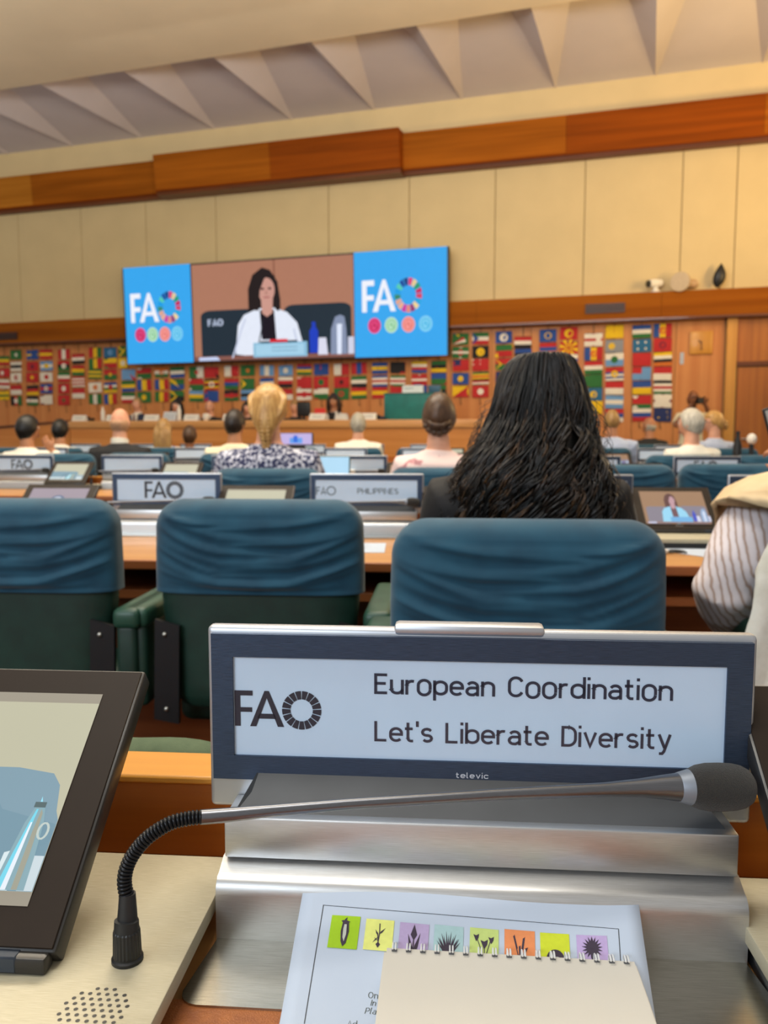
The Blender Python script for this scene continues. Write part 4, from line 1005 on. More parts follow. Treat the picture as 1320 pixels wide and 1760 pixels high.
def person(label, loc, rz=0.0, top=1.30, base=0.0, skin='skin', shirt=None, trousers=None, hair=None, hairm=None, sleeve='long', drop=0.0, hx=0.0, head=(0, 0, 0), lean=0.0,
           armL=None, armR=None, stand=False, voxel=.010, broad=1.0, collar=None, extras=None, face=True, nohandR=None, group=None, hands=True, baggy=0.0):
    sk = M[skin]; S = (top - base) / ((1.745 if stand else 1.32) - drop)
    t = thing('person', label, 'person', (loc[0], loc[1], base), rz, group)
    t.scale = (S, S, S)
    hz = .90 if stand else .52
    sh = hz + .47; sx = .165 * broad
    up = lambda z: lean * max(0, z - hz)                        # forward lean of the trunk
    b = MB()
    tr = [(hz - .07, .165, .105), (hz + .02, .168, .112), (hz + .16, .148, .100), (hz + .30, .160 * broad, .108), (hz + .40, .172 * broad, .102), (hz + .455, .160 * broad, .088), (hz + .495, .105 * broad, .070), (hz + .525, .062, .058), (hz + .60, .053, .056), (hz + .66, .050, .055)]
    b.loft([(0, up(z) + (0.01 if z > hz + .5 else 0), z, a, c) for z, a, c in tr], 28)
    SHL = {-1: Vector((-sx - .008, up(sh), sh - .035)), 1: Vector((sx + .008, up(sh), sh - .035))}
    AR = {}
    for s, a in ((-1, armL), (1, armR)):
        e, w = a if a else (Vector((s * .235, .07 + up(sh), hz + .215)), Vector((s * .13, .31, hz + .265)))
        AR[s] = (SHL[s], Vector(e), Vector(w))
        p0, e, w = AR[s]
        b.tube([p0 + Vector((-s * .06, 0, .012)), p0, p0.lerp(e, .35), p0.lerp(e, .8), e, e.lerp(w, .25), e.lerp(w, .8), w], [.048, .056, .050, .043, .040, .041, .031, .026], 14)
        if hands:
            d = (w - e).normalized(); upv = Vector((-s * .35, 0, 1)) if abs(d.z) < .8 else Vector((0, -1, .2))
            if nohandR and s == 1: d, upv = nohandR
            hand(b, w, d, upv, -s if abs(d.z) < .8 else s, .45)
    for s in (-1, 1):
        if stand: pts = [(s * .09, 0, hz), (s * .095, 0, hz - .1), (s * .10, .015, .50), (s * .10, 0, .42), (s * .10, -.02, .08)]
        else: pts = [(s * .085, .0, hz - .01), (s * .09, .10, hz - .01), (s * .115, .40, hz - .02), (s * .115, .43, hz - .09), (s * .115, .42, .09)]
        b.tube(pts, [.085, .085, .058, .054, .038], 14)
        fy = pts[-1][1]; b.tube([(s * .10, fy - .05, .04), (s * .105, fy + .05, .045), (s * .11, fy + .17, .025)], [.036, .042, .026], 12)
    ny = up(hz + .64) + .018; HZ = hz + .68 - drop
    HX = Matrix.Translation((hx, ny + .012 + .03 * lean, HZ)) @ Matrix.Rotation(head[2], 4, 'Z') @ Matrix.Rotation(head[0], 4, 'X') @ Matrix.Rotation(head[1], 4, 'Y')
    hf = head_form(); b.join(hf, HX)
    b = fuse(b, voxel, 2)
    if face: b.join(face_marks(sk, hairm or M['black']), HX)
    obj('body', b, sk, t, True, 180)
    # clothing
    c = MB()
    c.loft([(0, up(z), z, a + .016 + baggy, d + .018 + baggy) for z, a, d in tr[:6]] + [(0, up(hz + .495), hz + .497, .112 * broad, .078), (0, up(hz + .52), hz + .522, .070, .066)], 32)
    for s in (-1, 1):
        p0, e, w = AR[s]
        q = [p0 + Vector((-s * .07, 0, .014)), p0 + Vector((0, 0, .004)), p0.lerp(e, .35), p0.lerp(e, .75)]; r = [.052, .068, .062 + baggy, .056 + baggy]
        if sleeve == 'long': q += [e, e.lerp(w, .25), e.lerp(w, .8), e.lerp(w, .94)]; r += [.054 + baggy, .054 + baggy, .042, .036]
        c.tube(q, r, 16)
    c = fuse(c, voxel * 1.15, 3); ruffle(c, .007, (9, 9, 16), hash(label) % 50)
    obj('shirt', c, shirt, t, True, 180)
    if collar:
        q = MB(); n = 28; vs = []
        for z, g in ((hz + .505, .012), (hz + .55, .009), (hz + .552, .004), (hz + .51, .004)):
            for k in range(n):
                a = 2 * PI * k / n; vs.append(((.060 + g) * math.cos(a), up(z) + .008 + (.060 + g) * math.sin(a), z - .012 * math.sin(a)))
        q.add(vs, [(i * n + k, i * n + (k + 1) % n, ((i + 1) % 4) * n + (k + 1) % n, ((i + 1) % 4) * n + k) for i in range(4) for k in range(n)])
        obj('collar', q, collar, t)
    q = MB(); q.loft([(0, 0, hz - .09, .172, .118), (0, 0, hz + .03, .178, .126), (0, .0, hz + .06, .17, .12)], 24)
    for s in (-1, 1):
        if stand: pts = [(s * .09, 0, hz - .02), (s * .095, 0, hz - .12), (s * .10, .015, .50), (s * .10, 0, .40), (s * .10, -.01, .07)]
        else: pts = [(s * .085, .0, hz - .005), (s * .09, .10, hz - .005), (s * .115, .40, hz - .015), (s * .115, .435, hz - .09), (s * .115, .425, .10)]
        q.tube(pts, [.094, .094, .072, .068, .06], 14)
    obj('trousers', fuse(q, .014, 3), trousers or mat('dark_trousers', '24262c', .8), t, True, 180)
    if hair:
        h = MB(); hair(h)
        o = obj('hair', MB().join(h, HX), hairm, t, True, 180)
    if extras: extras(t, HX)
    t['kind'] = 'thing'; return t

H_black = hair_mat('hair_black', '17130f', '0b0908'); H_dark = hair_mat('hair_dark_brown', '2e2018', '1d140e'); H_brown = hair_mat('hair_brown', '5a3d26', '3c2718')
H_blond = hair_mat('hair_blonde', 'd3a662', 'ad7d42', .4); H_lblond = hair_mat('hair_light_brown', 'b08a52', '8a6538'); H_grey = hair_mat('hair_grey', 'b8b2a4', '8e8778', .5); H_white = hair_mat('hair_white_grey', 'cfc8ba', 'a39b8c', .5)
c_white = mat('white_shirt_cloth', 'e9e4d6', .85, var=.05, scale=40, bump=.15); c_cream = mat('cream_shirt_cloth', 'dfd5b6', .85, var=.06, scale=40, bump=.15)
c_black = mat('black_suit_cloth', '1d1c1e', .8, var=.15, scale=80); c_navy = mat('navy_suit_cloth', '232d48', .8, var=.1, scale=60); c_lblue = mat('light_blue_cloth', 'b4bfd8', .85, var=.06, scale=50, bump=.15)
c_floral = blob_fabric('navy_floral_cloth', '33375a', 'c2c4d6', 62, .50, 'd8d8e2'); c_pink = blob_fabric('pink_floral_cloth', 'ead0cb', 'c88f94', 14, .60, 'a9777c')
c_stripe = stripe_fabric('striped_blouse_cloth'); c_shawl = mat('beige_shawl_cloth', 'dcc39c', .9, col2='c9ae86', scale=10, bump=.2, bscale=700); c_linen = mat('white_linen_cloth', 'e8e4d6', .9, col2='d8d3c2', scale=30, bump=.25, bscale=600)
c_blackknit = mat('black_knit_cloth', '191617', .8, col2='100e0f', scale=30)

short = lambda f=.05, n=-.085, th=.012: (lambda h: hair_cap(h, th, f, n))
def fringe(h): hair_cap(h, .007, .16, -.075, -.02)             # bald on top, hair round the sides
def ring_hair(h):
    vs = []; n = 32
    hair_cap(h, .010, .2, -.07, -.02)
def balding(h):
    n, rows = 36, 8; vs = []
    for i in range(rows + 1):
        z = -.075 + .105 * i / rows
        for k in range(n + 1):
            a = PI + .10 + (PI - .20) * k / n; r = math.sqrt(max(.05, 1 - (z / .118) ** 2)); q = 1.06 + .05 * math.sin(PI * i / rows) if 0 < i < rows else .96
            zz = min(0, z / .118); vs.append((.074 * r * q * (1 + .16 * zz) * math.cos(a), .098 * r * q * (1 + .2 * zz) * math.sin(a) + .004, z))
    m = n + 1; h.add(vs, [(i * m + k, i * m + k + 1, (i + 1) * m + k + 1, (i + 1) * m + k) for i in range(rows) for k in range(n)])
def updo(h):
    hair_cap(h, .016, .05, -.075, -.025, rough=.004)
    for i, (x, z, r) in enumerate(((-.055, -.035, .020), (-.037, -.055, .022), (-.013, -.066, .023), (.012, -.070, .023), (.036, -.062, .022), (.056, -.044, .02), (-.02, -.043, .024), (.022, -.046, .024))): h.ball((x, -.088 + abs(x) * .35, z), (r, r * .8, r * .8), 12)
    h.tube([(-.06, -.07, .0), (-.02, -.108, -.028), (.03, -.108, -.034), (.062, -.07, -.01)], [.012, .014, .014, .012], 10)
def braid(h):
    # swept-down hair gathering into a plait
    h.loft([(0, -.098, -.150, .024, .018), (0, -.096, -.125, .030, .024), (0, -.092, -.100, .040, .032), (0, -.082, -.065, .060, .050), (0, -.060, -.025, .080, .068), (0, -.026, .015, .090, .094), (0, -.010, .055, .090, .102), (0, -.004, .090, .076, .090), (0, 0, .118, .050, .060), (0, 0, .130, .020, .026)], 36)
    hair_cap(h, .017, .05, -.06, -.03)
    for k in range(9):
        z = -.045 - k * .018; y = -.118 + .004 * k - (.012 if k < 3 else 0) * (3 - k) / 3 * -1
        for s in (-1, 1):
            w = .026 - .0013 * k
            h.tube([(s * w * 1.15, y + .010, z + .016), (s * w * .65, y - .012, z), (-s * w * .15, y - .010, z - .016)], [w * .35, w * .62, w * .3], 8)
    for k in range(26):                              # locks drawn back over the crown
        a = -1.25 + 2.5 * k / 25; x = math.sin(a)
        p = [(x * .086 * math.cos(.3), .02, .06 + .05 * math.cos(a)), (x * .092, -.05, .045 + .055 * math.cos(a)), (x * .080, -.092, -.015 + .03 * math.cos(a)), (x * .038, -.112, -.062)]
        h.tube(p, [.006, .009, .008, .004], 6)
def long_back(h):
    hair_cap(h, .016, .05, -.08, -.05)
    h.loft([(0, -.075, -.27, .075, .018), (0, -.078, -.22, .098, .032), (0, -.070, -.14, .100, .045), (0, -.058, -.07, .096, .062), (0, -.03, -.01, .092, .085), (0, -.01, .04, .088, .095), (0, 0, .08, .07, .08)], 30)
    for k in range(24):
        a = -1.2 + 2.4 * k / 23; x = math.sin(a); h.tube([(x * .085, -.06 - .04 * math.cos(a), .04), (x * .1, -.065 - .045 * math.cos(a), -.06), (x * .1, -.07 - .035 * math.cos(a), -.16), (x * .085 + .006 * math.sin(k * 3), -.08 - .02 * math.cos(a), -.28)], [.006, .008, .007, .002], 6)
def long_front(h):
    long_back(h)
    for s in (-1, 1): h.tube([(s * .05, .06, .085), (s * .085, .04, .02), (s * .092, .045, -.08), (s * .08, .07, -.2)], [.014, .022, .024, .010], 10)
def bun(h):
    hair_cap(h, .014, .05, -.07, -.02); h.ball((0, -.118, -.02), (.036, .03, .036), 16); h.ball((.012, -.125, -.05), (.024, .022, .024), 12); h.ball((-.01, -.12, .01), (.03, .022, .02), 12)

X_ = lambda px, Y: (px - 660) / 1414 * Y
# --- the black-haired woman just ahead
def curls(h):
    rnd = random.Random(5)
    # silhouette half widths by height (left, right), in head coordinates
    prof = [(.134, .022, .022), (.130, .046, .046), (.118, .064, .064), (.10, .076, .075), (.085, .083, .081), (.045, .094, .092), (-.01, .108, .104), (-.05, .124, .112), (-.08, .146, .118), (-.12, .160, .126), (-.17, .165, .132), (-.22, .158, .130), (-.28, .13, .112), (-.34, .09, .08)]
    def W_(z, s):
        if z >= prof[0][0]: return .01
        for (z0, a0, b0), (z1, a1, b1) in zip(prof, prof[1:]):
            if z1 <= z <= z0:
                f = (z0 - z) / (z0 - z1); return (a0 + (a1 - a0) * f) if s < 0 else (b0 + (b1 - b0) * f)
        return prof[-1][1]
    def depth(z): return (.09 + .018 * min(1, (.125 - z) / .1)) if z > -.06 else max(.050, .108 - (-.06 - z) * .20)
    def surf(a, z, g=1.0):                          # a: 0 right side, -pi/2 back, -pi left side
        c = math.cos(a); x = W_(z, -1 if c < 0 else 1) * c; y = -.02 + math.sin(a) * (depth(z) if math.sin(a) < 0 else .09)
        lump = 1 + .07 * noise.noise(Vector((c * 2.6, math.sin(a) * 2.6 + 7, z * 13)))
        return Vector((x * g * lump, y * g * lump - (.05 if z < -.12 else .05 * max(0, (-z) / .12)), z))
    core = MB(); n = 56; vs = []
    zs = [.1335, .130, .122, .11, .095, .08, .06, .04, .02, 0, -.02, -.04, -.06, -.08, -.10, -.12, -.14, -.16, -.18, -.2, -.22, -.25, -.28, -.31, -.34]
    for z in zs[::-1]:
        for k in range(n):
            a = 2 * PI * k / n; p = surf(a, z, .90)
            if math.sin(a) > 0.25 and z < .06: p.y = min(p.y, -.01)      # open at the face
            q = 1 + (.10 if z < .05 else .03) * noise.noise(Vector((math.cos(a) * 6, math.sin(a) * 6, z * 22)))
            vs.append((p.x * q, p.y * q * (.35 if z > .133 else .75 if z > .129 else 1), p.z))
    m = len(zs); core.add(vs, [(i * n + k, i * n + (k + 1) % n, (i + 1) * n + (k + 1) % n, (i + 1) * n + k) for i in range(m - 1) for k in range(n)] + [list(range(n))[::-1], [(m - 1) * n + k for k in range(n)]])
    h.join(core)
    hi = hair_mat('hair_brown_lock', '5a4027', '2c1f13', .38, 120)
    hi2 = hair_mat('hair_black_soft_lock', '2a1f17', '120e0b', .36, 120)
    def lock(a, da, z0, z1, turns, amp, ph, g0, g1, r, k, m, n=26):
        """k strands that share one wavy course and come together towards the tip."""
        for j in range(k):
            oa, oz, op, og = rnd.gauss(0, .075), rnd.gauss(0, .010), rnd.gauss(0, .35), rnd.gauss(0, .014); pts, rad = [], []
            for i in range(n):
                f = i / (n - 1); z = min(.1275, z0 + oz + (z1 - z0) * f); sp = 1 - .55 * f
                p = surf(a + da * f + oa * sp, z, g0 + og + (g1 - g0) * f); o = ph + op + turns * 2 * PI * f * (.85 + .3 * f)
                w = amp * min(1, .15 + f * 1.5); t = math.cos(o) * w; si = abs(math.sin(a)) * .8 + .2
                p += Vector((t * si, -math.sin(o) * w * .7 - (1 - si) * t * .5, math.sin(o + .6) * w * .35)); pts.append(p)
                rad.append(r * (math.sin(PI * min(.96, f * .88 + .14)) ** .7 + .06))
            h.tube(pts, rad, 5, m, .55)
    for i in range(70):                              # smooth hair lying over the crown
        a = -PI - .25 + (PI + .5) * (i + rnd.random()) / 70
        lock(a, rnd.uniform(-.15, .15), .124, rnd.uniform(.02, -.05), .6, .004, rnd.random() * 6, .97, 1.0, rnd.uniform(.002, .0034), 5, hi2 if rnd.random() < .5 else None)
    for i in range(150):                             # waves and ringlets
        a = -PI - .35 + (PI + .7) * rnd.random(); z0 = .07 - .20 * rnd.random() ** 1.1; z1 = max(-.37 + .10 * rnd.random(), z0 - rnd.uniform(.12, .26))
        L = z0 - z1; q = min(1, max(.2, (.08 - z0) / .12)); m = hi if rnd.random() < (.32 if math.cos(a) < -.2 and z0 < .03 else .16) else (hi2 if rnd.random() < .5 else None)
        lock(a, rnd.uniform(-.35, .35), z0, z1, L / rnd.uniform(.055, .10), rnd.uniform(.009, .021) * (.5 + .5 * q), rnd.random() * 6.28, rnd.uniform(.94, 1.02), rnd.uniform(.98, 1.12), rnd.uniform(.0016, .0034), rnd.choice((5, 7, 9)), m)
    for i in range(60):                              # curly ends that stand out at the sides
        left = rnd.random() < .68; a = (-PI if left else 0) + rnd.uniform(-.5, .35) * (1 if left else -1); z0 = rnd.uniform(.0, -.14)
        lock(a, rnd.uniform(-.2, .2), z0, z0 - rnd.uniform(.07, .14), rnd.uniform(1.2, 2.4), rnd.uniform(.007, .013), rnd.random() * 6.28, .96, rnd.uniform(1.06, 1.22), rnd.uniform(.001, .0018), 3, hi if rnd.random() < .45 else hi2)
    for i in range(60):                              # stray single hairs, mostly at the left outline
        s = -1 if rnd.random() < .75 else 1; z = rnd.uniform(-.15, .05); p = surf(-PI + .1 if s < 0 else -.1, z); q = []
        for k in range(14): f = k / 13; q.append(p + Vector((s * (.008 + .030 * math.sin(f * 2.6)) + .006 * math.sin(f * 16 + i), .02 * math.sin(i), -.11 * f + .004 * math.cos(f * 16 + i))))
        h.tube(q, .0005, 4, hi2)
person('woman with very long curly black hair, dark top, seated just ahead', (.288, 1.655), -TR, 1.245, 0, 'skin2', c_blackknit, None, curls, hair_mat('hair_black_core', '0d0b09', '060504', .5), voxel=.007, head=(0, 0, 0), lean=.02, broad=.86, drop=.075, hx=.026, armL=(Vector((-.205, .08, .74)), Vector((-.13, .31, .785))), armR=(Vector((.205, .08, .74)), Vector((.13, .31, .785))))
# --- blonde woman with the braid
def tie(t, HX):
    o = obj('hair_tie', MB().join(MB().tube([(0, -.118, -.205), (0, -.118, -.218)], [.016, .016], 14), HX), M['black'], t)
    b = MB(); b.loft([(0, -.118, -.285, .012, .010), (0, -.120, -.268, .026, .020), (0, -.120, -.245, .024, .020), (0, -.118, -.218, .011, .011)], 16)
    for k in range(14):
        a = 2 * PI * k / 14; b.tube([(.010 * math.cos(a), -.118 + .009 * math.sin(a), -.218), (.027 * math.cos(a), -.120 + .021 * math.sin(a), -.245), (.020 * math.cos(a), -.120 + .016 * math.sin(a), -.275), (.008 * math.cos(a), -.118, -.292)], [.004, .006, .005, .002], 6)
    obj('braid_end', MB().join(b, HX), H_blond, t)
person('blonde woman with a thick braid in a navy floral blouse', (X_(463, 4.05), 4.05), -.05, 1.325, 0, 'skin', c_floral, None, braid, H_blond, voxel=.009, extras=tie, broad=1.14, baggy=.01)
person('woman with brown pinned-up hair in a pale pink flowered blouse', (X_(752, 4.10), 4.10), -.25, 1.285, 0, 'skin', c_pink, None, updo, H_brown, voxel=.009, head=(.05, 0, .06), sleeve='short', baggy=.012)
# --- person at the right edge: striped blouse, beige shawl, phone
def shawl(t, HX):
    b = MB(); hz = .52
    n = 40; vs = []; rows = [(1.075, .075, .075, 0), (1.052, .125, .100, .004), (1.036, .190, .140, .006), (1.010, .240, .160, .008), (.980, .262, .170, .01), (.955, .268, .172, .012), (.935, .268, .172, .012)]
    for z, rx, ry, g in rows:
        for k in range(n):
            a = 2 * PI * k / n; q = 1 + .028 * math.sin(a * 5 + z * 70) * (z < 1.03) + .015 * math.sin(a * 13 - z * 40) * (z < 1.0); dz = -.05 * math.sin(a) * (z < .96) + .035 * max(0, -math.cos(a)) * (z < .96)
            vs.append((rx * q * math.cos(a), -.005 + ry * q * math.sin(a), z + dz + .02 * math.sin(a * 4 + 1) * (z < .95)))
    b.add(vs, [(i * n + k, i * n + (k + 1) % n, (i + 1) * n + (k + 1) % n, (i + 1) * n + k) for i in range(len(rows) - 1) for k in range(n)])
    o = obj('shawl', b, c_shawl, t, True, 180); o.modifiers.new('thickness', 'SOLIDIFY').thickness = .006
Xp, Yp = .985, 1.80
S4 = 1.27 / 1.32
def L4(px, py, Y):
    p = at(px, py, Y); return Vector(((p.x - Xp) / S4, (p.y - Yp) / S4, p.z / S4))
ph = L4(1348, 756, 2.18)
person('person at the right edge in a striped blouse and beige shawl, holding up a phone', (Xp, Yp), 0, 1.27, 0, 'skin2', c_stripe, mat('khaki_trousers', '8a7f66', .9), lambda h: hair_cap(h, .016, .05, -.08), H_dark, voxel=.008,
       armL=(L4(1243, 1012, 1.74), L4(1252, 1082, 1.95)), armR=(Vector((.27, .12, .80)), ph + Vector((.05, -.05, -.09))), extras=shawl, baggy=.012)
hp = at(1318, 727, 2.17); t = thing('smartphone', 'black smartphone held up at the right edge', 'phone', hp, 0)
Rp = Matrix.Rotation(-.30, 4, 'Y')
obj('case', MB().rbox((-.004, -.005, -.038), (.09, .004, .038), .0035, 3).xf(Rp), M['black'], t)
obj('picture', MB().box((.001, -.0056, -.032), (.086, -.005, .032)).xf(Rp), screen('9a938a'), t, False)
# --- white linen jacket over the chair at the right
b = MB(); n, m = 60, 44; vs = []
cx, cy = .93, 1.50
for i in range(m + 1):
    f = i / m
    for k in range(n + 1):
        q = k / n; x = -.255 + .52 * q
        ed = max(0, 1 - min(q, 1 - q) / .10); w = 1 + .28 * f * f; top = .985 - .035 * ed ** 2 - .10 * max(0, (.16 - q) / .16) ** 1.5
        if f < .15: a = f / .15; y = .03 - .10 * a; z = top - .02 * (1 - math.sin(a * PI / 2)); x *= .80 + .20 * a
        else: a = (f - .15) / .85; y = -.07 - .015 * a - .0; z = top - .46 * a
        y -= .016 * math.sin(q * 26 + 2.2 * f) * (.25 + a) * min(1, f * 3) + .007 * noise.noise(Vector((q * 5, f * 6, 2)))
        vs.append((x * w - .04 * f * (1 - q), y + .05 * ed * f, z))
b.add(vs, [(i * (n + 1) + k, i * (n + 1) + k + 1, (i + 1) * (n + 1) + k + 1, (i + 1) * (n + 1) + k) for i in range(m) for k in range(n)])
o = obj('linen_jacket', b, c_linen, loc=(cx, cy, 0), rot=(0, 0, -.05)); tag(o, 'white linen jacket hanging over the chair back at the right edge', 'jacket')
md = o.modifiers.new('thickness', 'SOLIDIFY'); md.thickness = .008
lp = MB(); lp.rbox((.10, -.105, .44), (.30, -.090, .60), .006, 2); obj('pocket', lp, c_linen, o)

# --- further rows
hf = lambda s: None
person('man with short black hair in a white shirt, leaning on his hand', (X_(50, 6.8), 6.8), -.25, 1.235, 0, 'skin2', c_white, None, short(.045, -.09, .016), H_black, head=(.05, 0, -.35), armR=(Vector((.28, .24, .78)), Vector((.13, .17, 1.02))))
person('man with black hair in a white shirt, second from the left', (X_(107, 8.7), 8.7), -.1, 1.23, 0, 'skin2', c_white, None, short(.045, -.09, .016), H_black, head=(.12, 0, -.2))
person('bald man in a black suit with white collar', (X_(209, 6.6), 6.6), -.06, 1.29, 0, 'skin', c_black, None, balding, mat('hair_shaved', 'b98d68', .7, col2='c99a78'), collar=c_white, broad=1.16)
person('woman with long fair hair in a white and blue top', (X_(284, 8.6), 8.6), 0, 1.235, 0, 'skin', blob_fabric('white_blue_cloth', 'd8d8d4', '4a62a0', 12, .58), None, long_back, H_lblond)
person('person with brown hair far off, left of the man in the cream shirt', (X_(328, 9.2), 9.2), 0, 1.165, 0, 'skin3', c_black, None, short(.05, -.09, .018), H_brown)
person('man with dark hair in a cream shirt, left of the blonde braid', (X_(405, 6.6), 6.6), -.1, 1.28, 0, 'skin2', c_cream, None, short(.045, -.08, .011), H_dark, head=(0, 0, -.25), broad=1.15)
person('grey haired man in a white shirt before the podium', (X_(616, 8.5), 8.5), .05, 1.295, 0, 'skin', c_white, None, short(.05, -.085, .012), H_grey, broad=1.12)
person('man with cropped brown hair in a light blue shirt', (X_(1048, 8.5), 8.5), -.2, 1.33, 0, 'skin2', c_lblue, None, short(.06, -.06, .006), H_lblond, broad=1.2)
person('balding man in a black jacket below the right flag strings', (X_(1113, 10.9), 10.9), .1, 1.295, 0, 'skin2', c_black, None, balding, H_grey, head=(.1, 0, .5), broad=1.15)
person('white haired man in a white shirt at the right', (X_(1186, 6.3), 6.3), .25, 1.275, 0, 'skin', c_white, None, short(.05, -.075, .012), H_white, head=(0, 0, .5), broad=1.08)
def specs(t, HX):
    b = MB()
    for s in (-1, 1): b.tube([Vector((s * .032 + .021 * math.cos(a), .098, .012 + .016 * math.sin(a))) for a in [2 * PI * k / 14 for k in range(15)]], .0022, 6); b.tube([(s * .053, .096, .016), (s * .074, .05, .014), (s * .077, -.005, .006)], .002, 6)
    b.tube([(-.011, .1, .014), (.011, .1, .014)], .002, 6); obj('glasses', MB().join(b, HX), M['black'], t)
person('blonde woman with glasses and a bun, turned left, in pale blue', (X_(1224, 8.6), 8.6), .3, 1.315, 0, 'skin', c_lblue, None, bun, H_blond, head=(0, 0, 1.15), extras=specs)
# --- photographer by the wall
def camera_strap(t, HX): pass
hz = .90
person('bald photographer in a cream shirt standing by the wall', (X_(1183, 11.6), 11.6), PI + .10, 1.72, 0, 'skin3', c_cream, None, balding, mat('hair_black_stubble', '2a1c14', .8), sleeve='short', stand=True, head=(0, 0, 0),
       armL=(Vector((-.30, .10, 1.17)), Vector((-.10, .19, 1.50))), armR=(Vector((.30, .12, 1.20)), Vector((.10, .19, 1.50))))
S_ = 1.72 / 1.745
q = Vector((X_(1183, 11.6), 11.6, 0)); t = thing('photo_camera', 'black photo camera raised to the face of the standing photographer', 'camera', (q.x, q.y - .17 * S_, 1.555 * S_), PI + .10)
obj('camera_body', MB().rbox((-.068, -.03, -.045), (.068, .03, .045), .01, 3), M['black'], t)
obj('prism_hump', MB().rbox((-.026, -.025, .04), (.026, .02, .066), .008, 2), M['black'], t)
obj('lens', MB().tube([(0, .02, -.005), (0, .06, -.005), (0, .11, -.005), (0, .13, -.005)], [.036, .037, .041, .040], 20), M['blackmatte'], t)
# --- the panel at the podium
PN = 0.72
def panel(px, ptop, label, **k):
    d = ray(px, 715); lx, z = W.px(px, 715, PY + PN); p = W.w(lx, PY + PN, 0); zt = CZ + (743 - ptop) / 1420 * p.y * .985
    yaw = PI - TH + k.pop('yaw', 0)
    return person(label, p, yaw, zt, ST, voxel=.011, **k)
panel(238, 683, 'man in a navy suit and tie at the podium', skin='skin', shirt=c_navy, hair=short(.06, -.08, .006), hairm=H_lblond, collar=c_white, broad=1.15,
      extras=lambda t, HX: (obj('shirt_front', MB().prism([(-.055, 1.03), (.055, 1.03), (.02, .74), (-.02, .74)], .098, .132), c_white, t), obj('tie', MB().prism([(-.014, 1.02), (.014, 1.02), (.026, .80), (0, .74), (-.026, .80)], .13, .142), mat('dark_red_tie', '5a2434', .6), t)))
panel(306, 686, 'woman with long dark hair in black at the podium', skin='skin', shirt=c_black, hair=long_front, hairm=H_black)
panel(362, 688, 'bald man in dark clothes at the podium', skin='skin', shirt=c_black, hair=balding, hairm=H_dark, broad=1.15, head=(-.1, 0, .2))
panel(428, 690, 'person in dark clothes half hidden by the blonde head, at the podium', skin='skin', shirt=c_black, hair=long_front, hairm=H_black)
panel(508, 688, 'person behind the black monitor at the podium', skin='skin', shirt=c_black, hair=short(), hairm=H_lblond)
panel(575, 677, 'woman with dark hair in a white jacket at the podium', skin='skin2', shirt=mat('white_jacket_cloth', 'e8e4da', .8), hair=long_front, hairm=H_dark, head=(-.15, 0, .1),
      extras=lambda t, HX: obj('black_top', MB().prism([(-.05, 1.03), (.05, 1.03), (.028, .64), (-.028, .64)], .09, .138), c_black, t))
bpy.data.scenes.remove(TMP)
